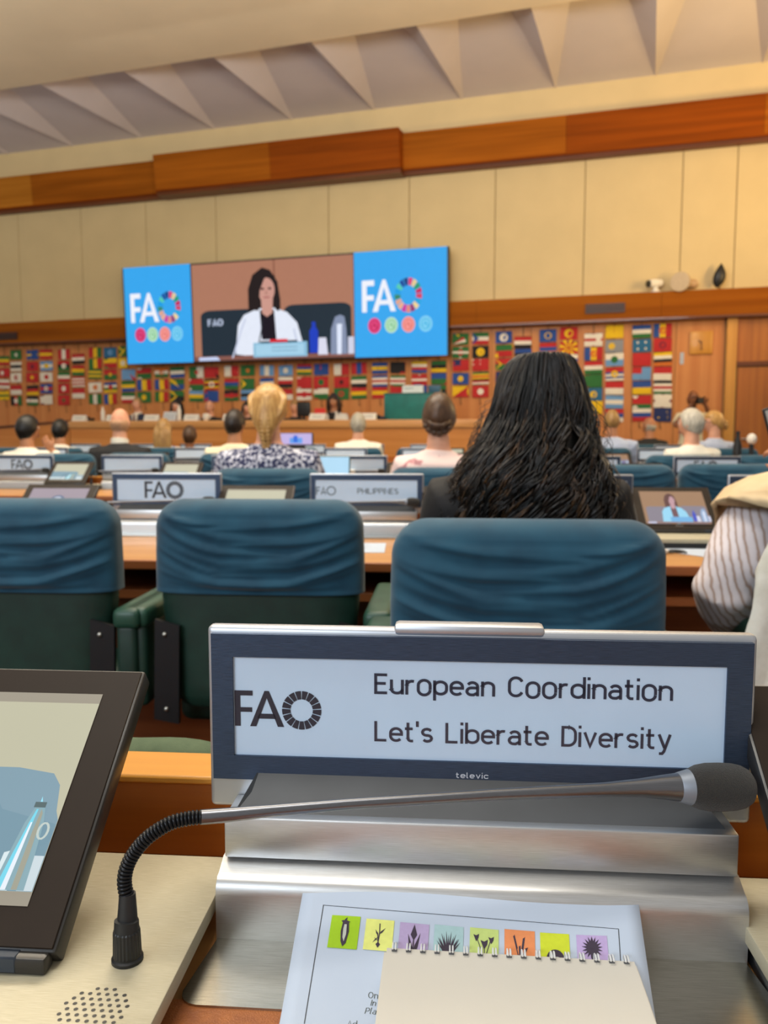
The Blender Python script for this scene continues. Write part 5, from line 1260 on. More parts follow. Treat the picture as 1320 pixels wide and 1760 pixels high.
# ================================================================ flags
FC = dict(r='c02a2c', w='ece4d4', b='2a4f9a', g='2f7038', y='edc21c', k='1f1d1f', o='d8752a', l='6f9fd0', m='7a2438', n='263466', e='8f9298', u='2a6a94')
FN = dict(r='red', w='white', b='blue', g='green', y='yellow', k='black', o='orange', l='light blue', m='maroon', n='navy', e='grey', u='steel blue')
def fm(c): return mat('flag_cloth_' + FN[c].replace(' ', '_'), FC[c], .85, var=.06, scale=60, bump=.1)
def make_flag(w, h, spec, seed):
    rnd = random.Random(seed); bow = rnd.uniform(.006, .016); ph = rnd.uniform(0, 6)
    def fn(u, v, l): return Vector(((u - .5) * w, -.006 - .0011 * l - bow * math.sin(PI * v) * .5 - .006 * math.sin(u * 5 + ph), -v * h))
    f = Flat(fn); N = 8
    def grid(u0, v0, u1, v1, c, l):
        n = max(2, int(N * (u1 - u0)) + 1); m = max(2, int(4 * (v1 - v0)) + 1)
        vs = [fn(u0 + (u1 - u0) * i / n, v0 + (v1 - v0) * j / m, l) for j in range(m + 1) for i in range(n + 1)]
        f.mb.add(vs, [(j * (n + 1) + i, (j + 1) * (n + 1) + i, (j + 1) * (n + 1) + i + 1, j * (n + 1) + i + 1) for j in range(m) for i in range(n)], fm(c))
    tk = spec.split(); kind, cols = tk[0], tk[1]; n = len(cols)
    for i, c in enumerate(cols):
        if kind == 'v': grid(i / n, 0, (i + 1) / n, 1, c, 0)
        else: grid(0, i / n, 1, (i + 1) / n, c, 0)
    # the cloth's reverse and hem
    b0 = len(f.mb.v); grid(0, 0, 1, 1, cols[0], -3)
    pole = [fn(u, -.01, -1) for u in (0, .5, 1)]; f.mb.tube(pole, .004, 6, fm('k'))
    for q in tk[2:]:
        k, c = q[0], q[1]; m = fm(c)
        asp = w / h
        if k == 'c': f.ell(.5, .5, .27 / asp, .27, m)
        elif k == 'C': f.ell(.5, .5, .36 / asp, .36, m)
        elif k == 'h': f.ell(.36, .5, .25 / asp, .25, m)
        elif k == 't': f.poly([(0, 0), (.42, .5), (0, 1)], m)
        elif k == 'k': f.rect(0, 0, .5, .5, m)
        elif k == 'x': f.stroke([(0, 0), (1, 1)], .15, m); f.stroke([(0, 1), (1, 0)], .15, m)
        elif k == '+': f.rect(.42, 0, .58, 1, m); f.rect(0, .4, 1, .6, m)
        elif k == 'p': f.rect(.28, 0, .42, 1, m); f.rect(0, .4, 1, .6, m)
        elif k == 'd': f.stroke([(0, 1), (1, 0)], .3, m)
        elif k == 'D': f.stroke([(0, 0), (1, 1)], .22, m)
        elif k == 's': f.poly([(.5 + (.3 if j % 2 == 0 else .13) / asp * math.sin(2 * PI * j / 10), .5 - (.3 if j % 2 == 0 else .13) * math.cos(2 * PI * j / 10)) for j in range(10)], m)
        elif k == 'S': 
            for a in range(8): f.sector(.5, .5, .1, .75, a * PI / 4, a * PI / 4 + PI / 8, m, None, 1 / asp, 2)
        elif k == 'H': f.rect(0, 0, .3, 1, m)
        elif k == '/': f.poly([(0, 1), (1, 1), (1, 0)], m)
        elif k == 'f': 
            for j in range(6): f.poly([(0, 1), (.9 * math.sin(PI / 2 * j / 6) / 1, 1 - math.cos(PI / 2 * j / 6)), (.9 * math.sin(PI / 2 * (j + 1) / 6), 1 - math.cos(PI / 2 * (j + 1) / 6))], fm('bygrwg'[j] if j < 5 else 'g'))
        elif k == 'z': 
            for (a, e) in ((.3, .25), (.72, .25), (.3, .75), (.72, .75)): f.ell(a - .02, e, .06, .09, m)
        elif k == 'T': f.poly([(.2, .75), (.75, .2), (.8, .75)], m)
        elif k == 'R': f.stroke([(.5 + .25 / asp * math.cos(2 * PI * j / 14), .5 + .25 * math.sin(2 * PI * j / 14)) for j in range(15)], .06, m)
    return f.mb
def flag_words(spec):
    tk = spec.split(); cs = [FN[c] for c in dict.fromkeys(tk[1])]
    ks = {'c': 'disc', 'C': 'disc', 'h': 'disc', 't': 'hoist triangle', 'k': 'corner', 'x': 'saltire', '+': 'cross', 'p': 'cross', 'd': 'diagonal', 'D': 'diagonal', 's': 'star', 'S': 'rays', 'H': 'hoist band', '/': 'lower half', 'f': 'fan', 'z': 'dots', 'T': 'triangle', 'R': 'ring'}
    base = (cs[0] if len(cs) == 1 else ', '.join(cs[:-1]) + ' and ' + cs[-1]) if len(cs) < 4 else 'many coloured'
    s = base + (' banded' if len(tk[1]) > 1 else '') + ' flag'
    if len(tk) > 2: s += ' with ' + ('coloured' if tk[2][0] == 'f' else FN[tk[2][1]]) + ' ' + ks[tk[2][0]]
    return s
COLS = [
 (7, 19, 15, [(620, 'h gyr'), (641, 'h r hw'), (660, 'h wrw'), (680, 'h y +g')]),
 (28, 19, 16, [(610, 'h g sw'), (630, 'h wkw'), (649, 'h w cr'), (670, 'h rw'), (689, 'v krg cw')]),
 (56, 20, 16, [(610, 'h b py'), (630, 'h r cm'), (649, 'h r sy'), (671, 'h kry'), (689, 'h kwg tr')]),
 (80, 21, 16, [(609, 'h ryr'), (629, 'h lwl cy'), (648, 'h w cr'), (668, 'h brb cw'), (687, 'h w Hm')]),
 (110, 20, 17, [(609, 'v rwr'), (629, 'h rkg cw'), (648, 'h gwr'), (668, 'h r cw'), (688, 'h r sg')]),
 (135, 21, 17, [(617, 'h rwk tg'), (637, 'h ryg'), (656, 'h rwrwrw kb'), (676, 'h rw')]),
 (164, 22, 17, [(606, 'v ryg'), (625, 'v gyr'), (643, 'h gygyg kr'), (666, 'h w co'), (686, 'v gwg')]),
 (190, 22, 17, [(606, 'h u cl'), (624, 'h yr Hg'), (644, 'h rg sy'), (666, 'h bwgy cr'), (686, 'v byr')]),
 (212, 16, 17, [(604, 'h g xy'), (624, 'h y cw')]),
 (221, 23, 18, [(644, 'h l Dr'), (664, 'h gyb'), (684, 'h gwr')]),
 (248, 24, 18, [(642, 'h rg Hw'), (662, 'v byr'), (683, 'h g cy')]),
 (278, 23, 17, [(640, 'h owg co'), (661, 'v byr'), (682, 'v gyr')]),
 (305, 24, 18, [(640, 'h gwb'), (661, 'h gb Dy'), (681, 'h gk xy')]),
 (338, 24, 19, [(640, 'v gw sr'), (661, 'h rg xw'), (681, 'h lyg')]),
 (364, 24, 18, [(640, 'h r Dk'), (661, 'h kyrkyr cw'), (681, 'h b xr')]),
 (398, 24, 18, [(638, 'v wr'), (660, 'h rbg'), (680, 'h krg cr')]),
 (426, 24, 18, [(637, 'h g so'), (660, 'h g ty'), (679, 'h lkl')]),
 (459, 24, 18, [(637, 'v lwl'), (659, 'h bwg')]),
 (491, 24, 18, [(637, 'h l cw'), (657, 'h wrk'), (678, 'h rw')]),
 (523, 25, 19, [(635, 'h rbyg'), (658, 'h r Hw'), (678, 'h wrw cr')]),
 (552, 25, 19, [(635, 'h b kr'), (657, 'h r cg'), (677, 'h wg Hr')]),
 (587, 26, 19, [(635, 'v wr'), (657, 'h r sk'), (677, 'h g cr')]),
 (617, 26, 19, [(633, 'v rbr'), (656, 'h gwk Hr'), (676, 'h ryg')]),
 (653, 26, 19, [(633, 'h byb tk'), (655, 'h bwrwb'), (675, 'h ryr')]),
 (684, 26, 19, [(632, 'h k /r'), (655, 'h gwrwg'), (671, 'h r')]),
 (721, 26, 19, [(631, 'h ywrb tg'), (653, 'h r +w'), (670, 'h b')]),
 (754, 26, 19, [(630, 'h gky tr'), (651, 'h bg Dr'), (672, 'h gky cy')]),
 (792, 28, 19, [(583, 'h g fg'), (606, 'h g +w cr'), (628, 'h r kn'), (651, 'h b cy'), (673, 'h y /r')]),
 (826, 28, 20, [(582, 'h gwr tb'), (605, 'h k Cy'), (627, 'h r kw'), (650, 'h gyrykrw tw'), (673, 'h r cw')]),
 (866, 28, 20, [(580, 'h b Cw'), (603, 'h gr dy'), (626, 'h rg ty'), (649, 'h n kr'), (672, 'h b Dy')]),
 (899, 29, 20, [(589, 'h rwk'), (610, 'h bkw'), (630, 'h mwm')]),
 (942, 29, 21, [(577, 'h b Ry'), (600, 'h rbo'), (624, 'h b ty')]),
 (978, 30, 21, [(573, 'h r Cy'), (598, 'h r Sy'), (620, 'h wbr')]),
 (1020, 31, 22, [(584, 'h w +r'), (608, 'v byr co'), (632, 'h rwg'), (655, 'h g Hm'), (678, 'h u cy'), (700, 'h y')]),
 (1056, 31, 22, [(570, 'h y kr'), (595, 'h e hy'), (618, 'h wl cg'), (643, 'h rrbwbw cy'), (667, 'h rw'), (691, 'h lwl'), (714, 'h rbw')]),
 (1103, 32, 22, [(570, 'h bwg'), (594, 'h u zw'), (618, 'h r tk'), (642, 'h l kr'), (666, 'h by'), (691, 'h rrg Hw'), (713, 'h wbr')]),
 (1139, 31, 23, [(568, 'v byr co'), (593, 'h r cm'), (617, 'h ywko'), (642, 'h rw'), (666, 'h kwrwg tb'), (689, 'h w +m'), (713, 'h n Ty')]),
]
def ordw(n):
    a = 'first second third fourth fifth sixth seventh eighth ninth tenth eleventh twelfth thirteenth fourteenth fifteenth sixteenth seventeenth eighteenth nineteenth'.split()
    return a[n - 1] if n < 20 else ('twentieth', 'thirtieth')[n // 10 - 2] if n % 10 == 0 else ('twenty-', 'thirty-')[n // 10 - 2] + a[n % 10 - 1]
NTH = ['first', 'second', 'third', 'fourth', 'fifth', 'sixth', 'seventh', 'lowest']
for ci, (px, wp, hp_, fl) in enumerate(COLS):
    ztop = wl(px, fl[0][0] - hp_ / 2, -.03)[1]; hang = z_fb - .03
    if 215 < px < 775: hang = ztop + .10
    xs_ = wl(px, fl[0][0], -.03)[0]; zbot = wl(px, fl[-1][0] + hp_ / 2 + 10, -.03)[1]
    cord = MB().tube([(0, 0, hang), (0, .0, zbot)], .006, 6); cord.tube([(0, -.004, zbot + .02), (.02, -.004, zbot - .01), (.0, -.004, zbot - .03)], .006, 6)
    o = obj('flag_string', cord, mat('brown_cord', '6a4a2a', .8), loc=W.w(xs_, -.022, 0), rot=(0, 0, -TH))
    place_w = 'the %s flag string from the left' % ordw(ci + 1)
    tag(o, 'thin brown hanging cord of ' + place_w, 'cord', 'hanging cords of the flags')
    for fi, (py, spec) in enumerate(fl):
        x, z = wl(px, py - hp_ / 2, -.03); x1 = wl(px + wp / 2, py, -.03)[0]; x0 = wl(px - wp / 2, py, -.03)[0]; z1 = wl(px, py + hp_ / 2, -.03)[1]
        o = obj('flag', make_flag(x1 - x0, z - z1, spec, ci * 10 + fi), fm('k'), loc=W.w((x0 + x1) / 2, -.028, z), rot=(random.Random(ci * 7 + fi).uniform(-.02, .02), random.Random(ci * 9 + fi).uniform(-.03, .03), -TH))
        tag(o, '%s, %s on %s string from left' % (flag_words(spec), NTH[fi], ordw(ci + 1)), 'flag', 'small national flags on the wall')

# ================================================================ things on the podium desk
def pod(px, py, dy=.25): x, z = wl(px, py, PY + dy); return W.w(x, PY + dy, pz), x
def name_card(px, w, label, red=False):
    p, x = pod(px, 716, .14); t = thing('name_card', label, 'name card', p, -TH, 'white name cards on the podium desk')
    obj('card', MB().prism([(-.05, 0), (.05, 0), (.012, .105), (-.002, .105)], -w / 2, w / 2, 'x'), M['white'], t)
    f = Flat(lambda u, v, l: Vector(((u - .5) * w, -.05 + .048 * v - .002, .105 * v)))
    f.stroke([(.2, .5), (.8, .5)], .10, ink('8a8a90')); obj('lettering', f.mb, None, t, False)
    return t
for px, w, l in ((137, .27, 'white name card at the left end of the podium desk'), (190, .14, 'small white name card beside the tall white bottle at the podium'), (261, .27, 'white name card in front of the man in the navy suit'),
                 (330, .27, 'white name card between the dark haired woman and the bald panelist'), (392, .16, 'white name card right of the bald panelist'), (546, .26, 'white name card left of the woman in the white jacket'), (632, .28, 'white name card left of the teal lectern box')):
    name_card(px, w, l)
p, x = pod(293, 714, .2); t = thing('document_stand', 'pale printed card stand before the dark haired woman at the podium', 'card stand', p, -TH)
obj('card', MB().prism([(-.06, 0), (.06, 0), (.012, .15), (-.002, .15)], -.12, .12, 'x'), mat('pale_card', 'd8dce0', .7), t)
f = Flat(lambda u, v, l: Vector(((u - .5) * .24, -.06 + .058 * v - .002, .15 * v)))
for q in range(4): f.rect(.1, .2 + .17 * q, .9, .26 + .17 * q, ink('9aa6b4'))
obj('lettering', f.mb, None, t, False)
p, x = pod(550, 708, .30); t = thing('name_sign', 'bright red sign left of the woman in the white jacket', 'sign', p, -TH)
obj('sign_panel', MB().rbox((-.09, -.01, .1), (.09, .01, .19), .004, 1), mat('red_sign', 'e03428', .5), t); obj('stem', MB().box((-.03, -.008, 0), (.03, .008, .1)), M['black'], t)
for px, h, l in ((177, .24, 'tall white bottle near the left end of the podium desk'), (308, .26, 'tall white bottle in front of the dark haired woman at the podium')):
    p, x = pod(px, 716, .12); t = thing('bottle', l, 'bottle', p, -TH, 'white bottles on the podium desk')
    obj('bottle_body', MB().lathe([(.03, 0), (.034, .01), (.034, h * .66), (.016, h * .86), (.015, h * .95)]), M['white'], t); obj('cap', MB().lathe([(.017, h * .93), (.017, h)]), M['white'], t)
p, x = pod(354, 713, .12); t = thing('cup', 'round white cup in front of the bald panelist', 'cup', p, -TH); obj('bowl', MB().lathe([(.03, 0), (.05, .03), (.06, .08), (.05, .11), (.03, .115)]), M['white'], t); obj('handle', MB().tube([(.05, 0, .09), (.085, 0, .08), (.085, 0, .05), (.05, 0, .035)], .008, 8), M['white'], t)
p, x = pod(521, 706, .36); t = thing('monitor', 'black monitor back on the podium desk beside the blonde head', 'monitor', p, -TH)
obj('screen_back', MB().rbox((-.12, 0, .06), (.12, .05, .30), .03, 3), M['black'], t); obj('stand', MB().lathe([(.07, 0), (.07, .01), (.02, .02), (.02, .08)], (0, .03, 0)), M['black'], t)
p, x = pod(655, 714, .3); t = thing('desk_phone', 'small black device left of the teal lectern box', 'phone', p, -TH); obj('base', MB().prism([(-.06, 0), (.06, 0), (.06, .06), (-.06, .02)], -.09, .09, 'x'), M['black'], t); obj('handset', MB().rbox((-.08, -.03, .05), (-.03, .05, .08), .012, 2), M['black'], t)
p, x = pod(153, 717, .3); t = thing('desk_phone', 'small black device beside the left end name card', 'phone', p, -TH); obj('base', MB().prism([(-.06, 0), (.06, 0), (.06, .06), (-.06, .02)], -.07, .07, 'x'), M['black'], t); obj('handset', MB().rbox((-.06, -.03, .05), (-.02, .05, .08), .012, 2), M['black'], t)
# teal lectern box with its sign
x0, zt = wl(660, 677, PY + .30); x1, _ = wl(761, 676, PY + .30)
t = thing('lectern', 'teal covered lectern box standing on the podium desk', 'lectern', W.w((x0 + x1) / 2, PY + .30, pz), -TH); hw = (x1 - x0) / 2; hh = zt - pz
obj('lectern_body', MB().rbox((-hw, 0, 0), (hw, .34, hh), .008, 2), mat('teal_board', '1a7a74', .6, col2='176a66', scale=6), t)
obj('top_board', MB().rbox((-hw - .01, -.01, hh), (hw + .01, .35, hh + .012), .004, 1), mat('teal_board_edge', '1c6c6c', .5), t)
t2 = thing('lectern_sign', 'white name sign on top of the teal lectern box', 'sign', W.w((x0 + x1) / 2 - .02, PY + .36, pz + hh + .012), -TH)
obj('sign_panel', MB().prism([(-.03, 0), (.04, 0), (.01, .115), (-.002, .115)], -.165, .165, 'x'), mat('pale_sign', 'd5e0e2', .6), t2)
f = Flat(lambda u, v, l: Vector(((u - .5) * .33, -.03 + .028 * v - .002, .115 * v))); f.stroke([(.1, .6), (.55, .6)], .12, ink('8a9aa2')); obj('lettering', f.mb, None, t2, False)
t = thing('monitor', 'small blue grey screen back right of the lectern sign', 'monitor', W.w((x0 + x1) / 2 + .29, PY + .5, pz + hh + .012), -TH); obj('screen_back', MB().rbox((-.10, -.02, .01), (.10, .02, .12), .01, 2), mat('blue_grey_plastic', '35607a', .5), t); obj('stand', MB().box((-.05, -.05, 0), (.05, .05, .012)), M['black'], t)

# ================================================================ things on the desk rows
def sheet(name, fr, lx, ly, z, w, d, rz, label, m=None, lines=0):
    o = obj(name, MB().rbox((-w / 2, -d / 2, 0), (w / 2, d / 2, .0012), .0004, 1), m or M['paper'], loc=fr.w(lx, ly, z), rot=(0, 0, -fr.th + rz)); tag(o, label, 'paper')
    if lines:
        f = Flat(lambda u, v, l: Vector(((u - .5) * w, (v - .5) * d, .0016)))
        for q in range(lines): f.rect(.15, .80 - .1 * q, .15 + .6 * (.6 + .4 * ((q * 7) % 5) / 5), .815 - .1 * q, ink('8c8c96'))
        obj('lettering', f.mb, None, o, False)
    return o
fr = ROWS[2]
q = fr.onz(632, 942, DZ); sheet('paper_sheet', fr, q[0] - .02, q[1], DZ + .0005, .15, .21, .05, 'white sheet lying on the desk right of the middle covered chair', None, 6)
q = fr.onz(1208, 950, DZ); sheet('paper_sheet', fr, q[0] + .03, q[1] + .01, DZ + .0005, .21, .25, .7, 'white sheet lying on the desk beside the striped sleeve', None, 0)
q = fr.onz(1163, 952, DZ); p = fr.w(q[0], q[1], DZ); t = thing('earphone', 'small dark coiled earphone on the desk right of the second covered chair', 'earphone', p)
obj('loop', MB().tube([(.03 * math.cos(a) * (1 - a / 30), .02 * math.sin(a), .004 + a * .0006) for a in [k * .5 for k in range(22)]], .0022, 6), M['black'], t); obj('ear_bud', MB().ball((-.035, -.004, .008), (.010, .008, .008), 10), M['white'], t)
# laptop of the blonde woman
fr = ROWS[3]; p = at(548, 812, 4.42); t = thing('laptop', 'laptop with pale blue screen right of the blonde woman', 'laptop', (p.x - .01, 4.55, DZ), -.06)
obj('laptop_base', MB().rbox((-.17, -.23, 0), (.17, .0, .016), .005, 2), mat('laptop_grey', '5a5f66', .4, .5), t)
X = Matrix.Translation((0, 0, .014)) @ Matrix.Rotation(-.26, 4, 'X')
o = obj('laptop_lid', MB().rbox((-.17, 0, 0), (.17, .008, .225), .004, 2).xf(X), mat('laptop_lid_green', '2c4a4a', .4), t); obj('picture', MB().box((-.162, -.0015, .012), (.162, -.0005, .217)).xf(X), screen('b9e2fb'), o, False)
t = thing('tablet_computer', 'small glowing tablet beyond the laptop, lilac and blue picture', 'tablet', (X_(510, 7.55), 7.55, DZ), -.05); obj('case', MB().rbox((-.16, 0, .245), (.16, .01, .355), .004, 2), M['black'], t); f = Flat(lambda u, v, l: Vector((-.145 + .29 * u, -.001 - .0003 * l, .25 + .10 * v))); f.rect(0, 0, 1, 1, screen('c9b8e8')); f.rect(.3, .1, .7, .6, screen('6aa4f0')); f.rect(.42, .2, .55, .8, screen('3a70e0')); obj('picture', f.mb, None, t, False)
obj('stand', MB().prism([(.012, .0), (.12, .0), (.012, .32)], -.08, .08, 'x'), M['black'], t)
p = fr.w(-.05, .0, DZ + .0855); t = thing('paper_cup_box', 'cream rounded box before the middle display on the third desk row', 'box', p, -fr.th); obj('box_body', MB().rbox((-.05, -.06, 0), (.05, .0, .035), .010, 3), M['white'], t); obj('lid', MB().rbox((-.052, -.062, .030), (.052, .002, .042), .006, 2), M['white'], t)
p = at(1198, 757, 7.2); t = thing('ball_lamp', 'small cream round object on the desk beyond the blonde woman with glasses', 'ornament', (X_(1287, 7.3), 7.3, DZ), 0); obj('globe', MB().ball((0, 0, .30), (.042, .042, .05), 18), M['white'], t); obj('foot', MB().lathe([(.05, 0), (.05, .02), (.02, .04), (.02, .26)]), M['black'], t)
t = thing('bottle', 'dark bottle standing before the door at the right', 'bottle', (X_(1263, 7.35), 7.35, DZ), 0); obj('bottle_body', MB().lathe([(.035, 0), (.037, .01), (.037, .24), (.018, .31), (.016, .35)]), M['black'], t); obj('cap', MB().lathe([(.018, .34), (.018, .37)]), M['black'], t)

# ================================================================ papers right in front
fr = R1
def pp(px, py, z): return fr.onz(px, py, z)
A = fr.loc(at(527, 1497, .565)); B = fr.loc(at(1096, 1540, .537)); Cc = fr.loc(at(477, 1760, .459)); D_ = fr.loc(at(1133, 1760, .452))
zt_, zd = CZ - .3130, DZ + .006
def paper_fn(u, v, l):
    """u across, v down the sheet in 0..1 (1 at the frame's lower edge and beyond)."""
    ax = A[0] + (B[0] - A[0]) * u; ay = A[1] + (B[1] - A[1]) * u; bx = Cc[0] + (D_[0] - Cc[0]) * u; by = Cc[1] + (D_[1] - Cc[1]) * u
    x = ax + (bx - ax) * v; y = ay + (by - ay) * v
    z = zd + (zt_ - zd) * (1 - min(1, max(0, v) / .95)) ** 1.15 + .0022 * math.sin(u * 5 + v * 3)
    return Vector((x, y, z + .00028 * l))
b = MB(); n, m = 24, 44; vs = [paper_fn(i / n, 2.0 * j / m, 0) for j in range(m + 1) for i in range(n + 1)]
b.add(vs, [((j + 1) * (n + 1) + i, (j + 1) * (n + 1) + i + 1, j * (n + 1) + i + 1, j * (n + 1) + i) for j in range(m) for i in range(n)])
o = obj('printed_sheet', b, M['paper'], loc=fr.w(0, 0, 0), rot=(0, 0, -fr.th)); tag(o, 'white printed sheet with eight coloured plant squares, leaning on the metal step', 'paper')
md = o.modifiers.new('thickness', 'SOLIDIFY'); md.thickness = .0006; md.offset = -1
sheet_o = o
class Warp(Flat):
    """Flat shapes on the curved sheet, finely cut so that they follow it."""
    def poly(s, pts, m, layer=None):
        if layer is None: s.n += 1; layer = s.n
        n = len(pts); q = []
        for i in range(n):
            a, c = pts[i], pts[(i + 1) % n]
            for k in range(3): q.append((a[0] + (c[0] - a[0]) * k / 3, a[1] + (c[1] - a[1]) * k / 3))
        return Flat.poly(s, q, m, layer)
# sheet position of a pixel: solve by iteration
def sheet_uv(px, py):
    u, v = .5, .5
    for _ in range(40):
        def proj(u, v):
            p = fr.w(*paper_fn(u, v, 0)) - Vector((0, 0, CZ)); d = p.y * cs - p.z * sn
            return 660 + F * p.x / d, 880 - F * (p.y * sn + p.z * cs) / d
        x, y = proj(u, v); xu, yu = proj(u + .001, v); xv, yv = proj(u, v + .001)
        a, c, d, e = (xu - x) / .001, (xv - x) / .001, (yu - y) / .001, (yv - y) / .001; det = a * e - c * d
        du, dv = ((px - x) * e - c * (py - y)) / det, (a * (py - y) - d * (px - x)) / det; u += du; v += dv
        if abs(du) + abs(dv) < 1e-6: break
    return u, v
f = Warp(lambda u, v, l: paper_fn(u, v, .6 + .15 * l)); fi_ = ink('33363a')
def line(p, q, w, m, n=8, layer=None):
    pts = [sheet_uv(p[0] + (q[0] - p[0]) * k / n, p[1] + (q[1] - p[1]) * k / n) for k in range(n + 1)]; f.stroke(pts, w, m, layer)
line((555, 1556), (1063, 1597), .0035, fi_, 14, 1); line((556, 1556), (523, 1760), .0025, fi_, 10, 1); line((1063, 1597), (1068, 1672), .0025, fi_, 6, 1)
obj('printed_frame', f.mb, None, sheet_o, False)
SQ = [(571, 1574, 620, 1630, '9cc21c', 'maize'), (630, 1580, 678, 1633, 'dfe27e', 'bulb'), (688, 1586, 738, 1642, 'b29fc4', 'spike'), (747, 1590, 797, 1648, 'a4c2c4', 'grass'), (808, 1595, 857, 1653, 'bfd07a', 'taro'), (867, 1598, 919, 1656, 'df8a56', 'wheat'), (928, 1604, 978, 1660, 'c6d02c', 'bean'), (990, 1608, 1043, 1664, 'b6a0cc', 'palm')]
inkp = ink('35283a'); pale = ink('b8bcb0')
for x0, y0, x1, y1, c, kind in SQ:
    f = Warp(lambda u, v, l: paper_fn(u, v, .6 + 1.4 * l)); u0, v0 = sheet_uv(x0, y0); u1, v1 = sheet_uv(x1, y0 + 4); _, v2 = sheet_uv(x0 - 4, y1)
    sk_ = (sheet_uv(x1, y0 + 4)[1] - v0)
    def Q(a, b_): return (u0 + (u1 - u0) * a - .002 * b_, v0 + (v2 - v0) * b_ + 0 * a)
    f.poly([Q(0, 0), Q(1, 0), Q(1, 1), Q(0, 1)], mat('print_' + c, c, .85, var=.06, scale=300), 1)
    def st(pts, w=.035, m=inkp): f.stroke([Q(*p) for p in pts], w * (u1 - u0), m, 2)
    def leaf(a, b_, a2, b2, w):
        dx, dy = a2 - a, b2 - b_; L = math.hypot(dx, dy); nx, ny = -dy / L * w, dx / L * w
        f.poly([Q(a, b_), Q(a + dx * .35 + nx, b_ + dy * .35 + ny), Q(a2, b2), Q(a + dx * .35 - nx, b_ + dy * .35 - ny)], inkp, 2)
    if kind == 'maize':
        f.poly([Q(.42, .15), Q(.62, .2), Q(.66, .5), Q(.6, .85), Q(.5, .95), Q(.42, .8), Q(.38, .5)], inkp, 2); f.poly([Q(.48, .3), Q(.56, .3), Q(.58, .6), Q(.53, .82), Q(.47, .7), Q(.46, .45)], pale, 3)
        for e in ((.35, .18), (.55, .06), (.68, .2)): leaf(.47, .2, e[0], e[1], .04)
    elif kind == 'bulb':
        f.poly([Q(.42, .82), Q(.5, .74), Q(.58, .82), Q(.5, .93)], inkp, 2); st([(.5, .75), (.46, .5), (.40, .45)]); st([(.5, .75), (.52, .45), (.5, .15)]); leaf(.51, .5, .72, .28, .03); leaf(.49, .55, .36, .35, .03); st([(.48, .7), (.36, .62)], .02); leaf(.47, .6, .30, .78, .02)
    elif kind == 'spike':
        leaf(.5, .55, .5, .05, .11); st([(.5, 1), (.5, .4)]); leaf(.48, .98, .3, .35, .06); leaf(.52, .98, .72, .3, .06); leaf(.5, .98, .38, .55, .05); leaf(.5, .98, .63, .55, .05)
    elif kind == 'grass':
        for k in range(13):
            a = -1.3 + 2.6 * k / 12; leaf(.5, .95, .5 + .42 * math.sin(a), .55 - .38 * math.cos(a) * (.7 + .3 * (k % 2)), .035)
    elif kind == 'taro':
        for a, b_, s_ in ((.22, .25, .1), (.5, .42, .13), (.74, .3, .1)): f.poly([Q(a, b_ + s_ * 1.7), Q(a - s_, b_ - s_ * .4), Q(a, b_ - s_ * .1), Q(a + s_, b_ - s_ * .6), Q(a + s_ * .8, b_ + s_ * .6)], inkp, 2); st([(a, b_), (.52, .95)], .025)
    elif kind == 'wheat':
        for a, b_ in ((.3, .2), (.62, .25), (.48, .5), (.7, .55)):
            st([(.5, 1), (a, b_)], .03)
            for k in range(5): q = k / 5; leaf(.5 + (a - .5) * (.5 + .5 * q), 1 + (b_ - 1) * (.5 + .5 * q), .5 + (a - .5) * (.7 + .5 * q) + .05, 1 + (b_ - 1) * (.66 + .5 * q), .03)
    elif kind == 'bean':
        f.poly([Q(.5 + .3 * math.cos(a), .8 + .28 * math.sin(a)) for a in [PI + PI * k / 10 for k in range(11)]] + [Q(.8, 1), Q(.2, 1)], inkp, 2); f.poly([Q(.55 + .16 * math.cos(a), .92 + .16 * math.sin(a)) for a in [PI + PI * k / 8 for k in range(9)]], pale, 3); leaf(.6, .6, .8, .75, .06); f.ell(*Q(.55, .88), .004, .006, inkp, 4)
    elif kind == 'palm':
        for k in range(17):
            a = 2 * PI * k / 17; leaf(.5, .42, .5 + .34 * math.sin(a), .40 - .36 * math.cos(a), .05)
        leaf(.5, .4, .5, 1.0, .06); leaf(.5, .3, .5, .05, .05)
    obj('plant_square', f.mb, None, sheet_o, False)
# the few words left of the pad
f = Flat(lambda u, v, l: paper_fn(u, v, .8))
tx = ink('4a5046')
def words_at(s, px, py, capx, slant=0.0):
    u, v = sheet_uv(px, py); u2, v2 = sheet_uv(px, py - capx); k = (u - 0, v - v2)
    sc_u = abs(sheet_uv(px + capx, py)[0] - u); x = 0
    for c in s:
        w, stt = GL[c]
        for p in stt: f.stroke([(u + (x + a + slant * b_) * sc_u, v - b_ * (v - v2)) for a, b_ in p], .0022, tx)
        x += w + .25
words_at('On', 633, 1716, 11); words_at('In', 637, 1729, 10, .2); words_at('Pla', 627, 1743, 11, .2); words_at('Ad', 597, 1765, 11)
obj('printed_words', f.mb, None, sheet_o, False)
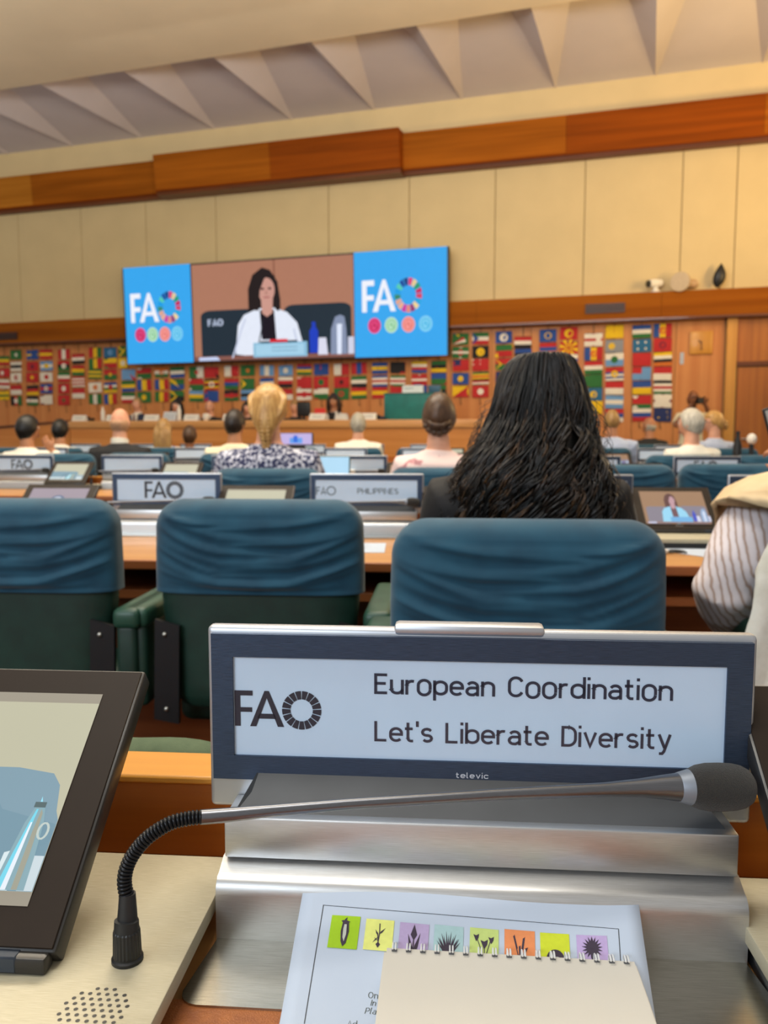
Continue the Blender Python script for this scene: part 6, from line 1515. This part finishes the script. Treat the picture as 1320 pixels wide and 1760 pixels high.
# spiral pad on the sheet
P0 = pp(665, 1629, CZ - .3345); P1 = pp(1090, 1653, CZ - .3345); P2 = pp(648, 1760, CZ - .3345); P3 = pp(1131, 1760, CZ - .3345)
t = thing('spiral_notepad', 'cream spiral notepad lying open on the printed sheet', 'notepad', fr.w(P0[0], P0[1], CZ - .3345), -fr.th)
def pad_fn(u, v, dz): 
    a = Vector((P0[0] + (P1[0] - P0[0]) * u, P0[1] + (P1[1] - P0[1]) * u)); c = Vector((P2[0] + (P3[0] - P2[0]) * u, P2[1] + (P3[1] - P2[1]) * u)); q = a + (c - a) * v
    return Vector((q.x - P0[0], q.y - P0[1], dz - .0035 * v * v))
for z0, z1, nm, g in ((-.008, -.0015, 'page_block', .0), (-.0012, 0, 'top_page', 0)):
    b = MB(); n = 16; vs = [pad_fn(i % 2 * (1 + 0) if nm == 'top_page' else (i % 2) * 1.006 - .01 * (1 - i % 2), (i // 2) / n * 1.9 + (.03 if nm != 'top_page' else 0), z) for z in (z0, z1) for i in range(2 * (n + 1))]
    m = 2 * (n + 1); fs = [(2 * k, 2 * k + 1, 2 * k + 3, 2 * k + 2) for k in range(n)]; fs += [tuple(m + i for i in q[::-1]) for q in fs]
    fs += [(0, m, m + 1, 1), (2 * n, 2 * n + 1, m + 2 * n + 1, m + 2 * n)] + [(2 * k, 2 * k + 2, m + 2 * k + 2, m + 2 * k) for k in range(n)] + [(2 * k + 1, m + 2 * k + 1, m + 2 * k + 3, 2 * k + 3) for k in range(n)]
    b.add(vs, fs); obj(nm, b, M['padpaper'], t, True, 30)
for k in range(17):
    u = .032 + .935 * k / 16; b = MB(); hb = MB()
    for dx in (-.006, .006):
        pts = []
        for j in range(13):
            a = -2.4 + 4.8 * j / 12; q = pad_fn(u + dx, 0.018, 0); pts.append(q + Vector((0, .0046 * math.cos(a) - .0005, .0036 * math.sin(a) * -1 + .0002)))
        b.tube(pts, .00055, 6)
    o = obj('wire_ring', b, M['wire'], t)
    q0 = pad_fn(u - .011, .020, .0003); q1 = pad_fn(u + .011, .055, .0003); b = MB().add([(q0.x, q0.y, q0.z), (q1.x, q0.y, q0.z), (q1.x, q1.y, q1.z), (q0.x, q1.y, q1.z)], [(0, 3, 2, 1)]); obj('punched_hole', b, mat('hole_grey', '5a5a5c', .7), o, False)
# green quilted cloth behind the ledge
b = MB(); n, m = 60, 12; vs = []
x0, x1 = -.44, .46
for j in range(m + 1):
    a = PI * j / m
    for i in range(n + 1):
        q = i / n; x = x0 + (x1 - x0) * q; r = .021 + .0035 * math.sin(q * 17) + .002 * math.sin(q * 41)
        g = .0022 * math.exp(-((j - 3.4) / .35) ** 2) * (1 if (i % 2) else .6)
        vs.append((x, .155 - (r - g) * 1.5 * math.cos(a), .776 + (r * 1.35 - g) * math.sin(a)))
b.add(vs, [(j * (n + 1) + i, j * (n + 1) + i + 1, (j + 1) * (n + 1) + i + 1, (j + 1) * (n + 1) + i) for j in range(m) for i in range(n)])
for k in range(2): b.tube([(x0 + (x1 - x0) * i / 20, .118 + .001 * math.sin(i), .778 + .007 * k) for i in range(21)], .0035, 8)
o = obj('quilted_cloth', b, M['quilt'], loc=fr.w(0, 0, 0), rot=(0, 0, -fr.th)); tag(o, 'dark green stitched cloth behind the wooden ledge of the nearest desk', 'cloth')
o.modifiers.new('thickness', 'SOLIDIFY').thickness = .004
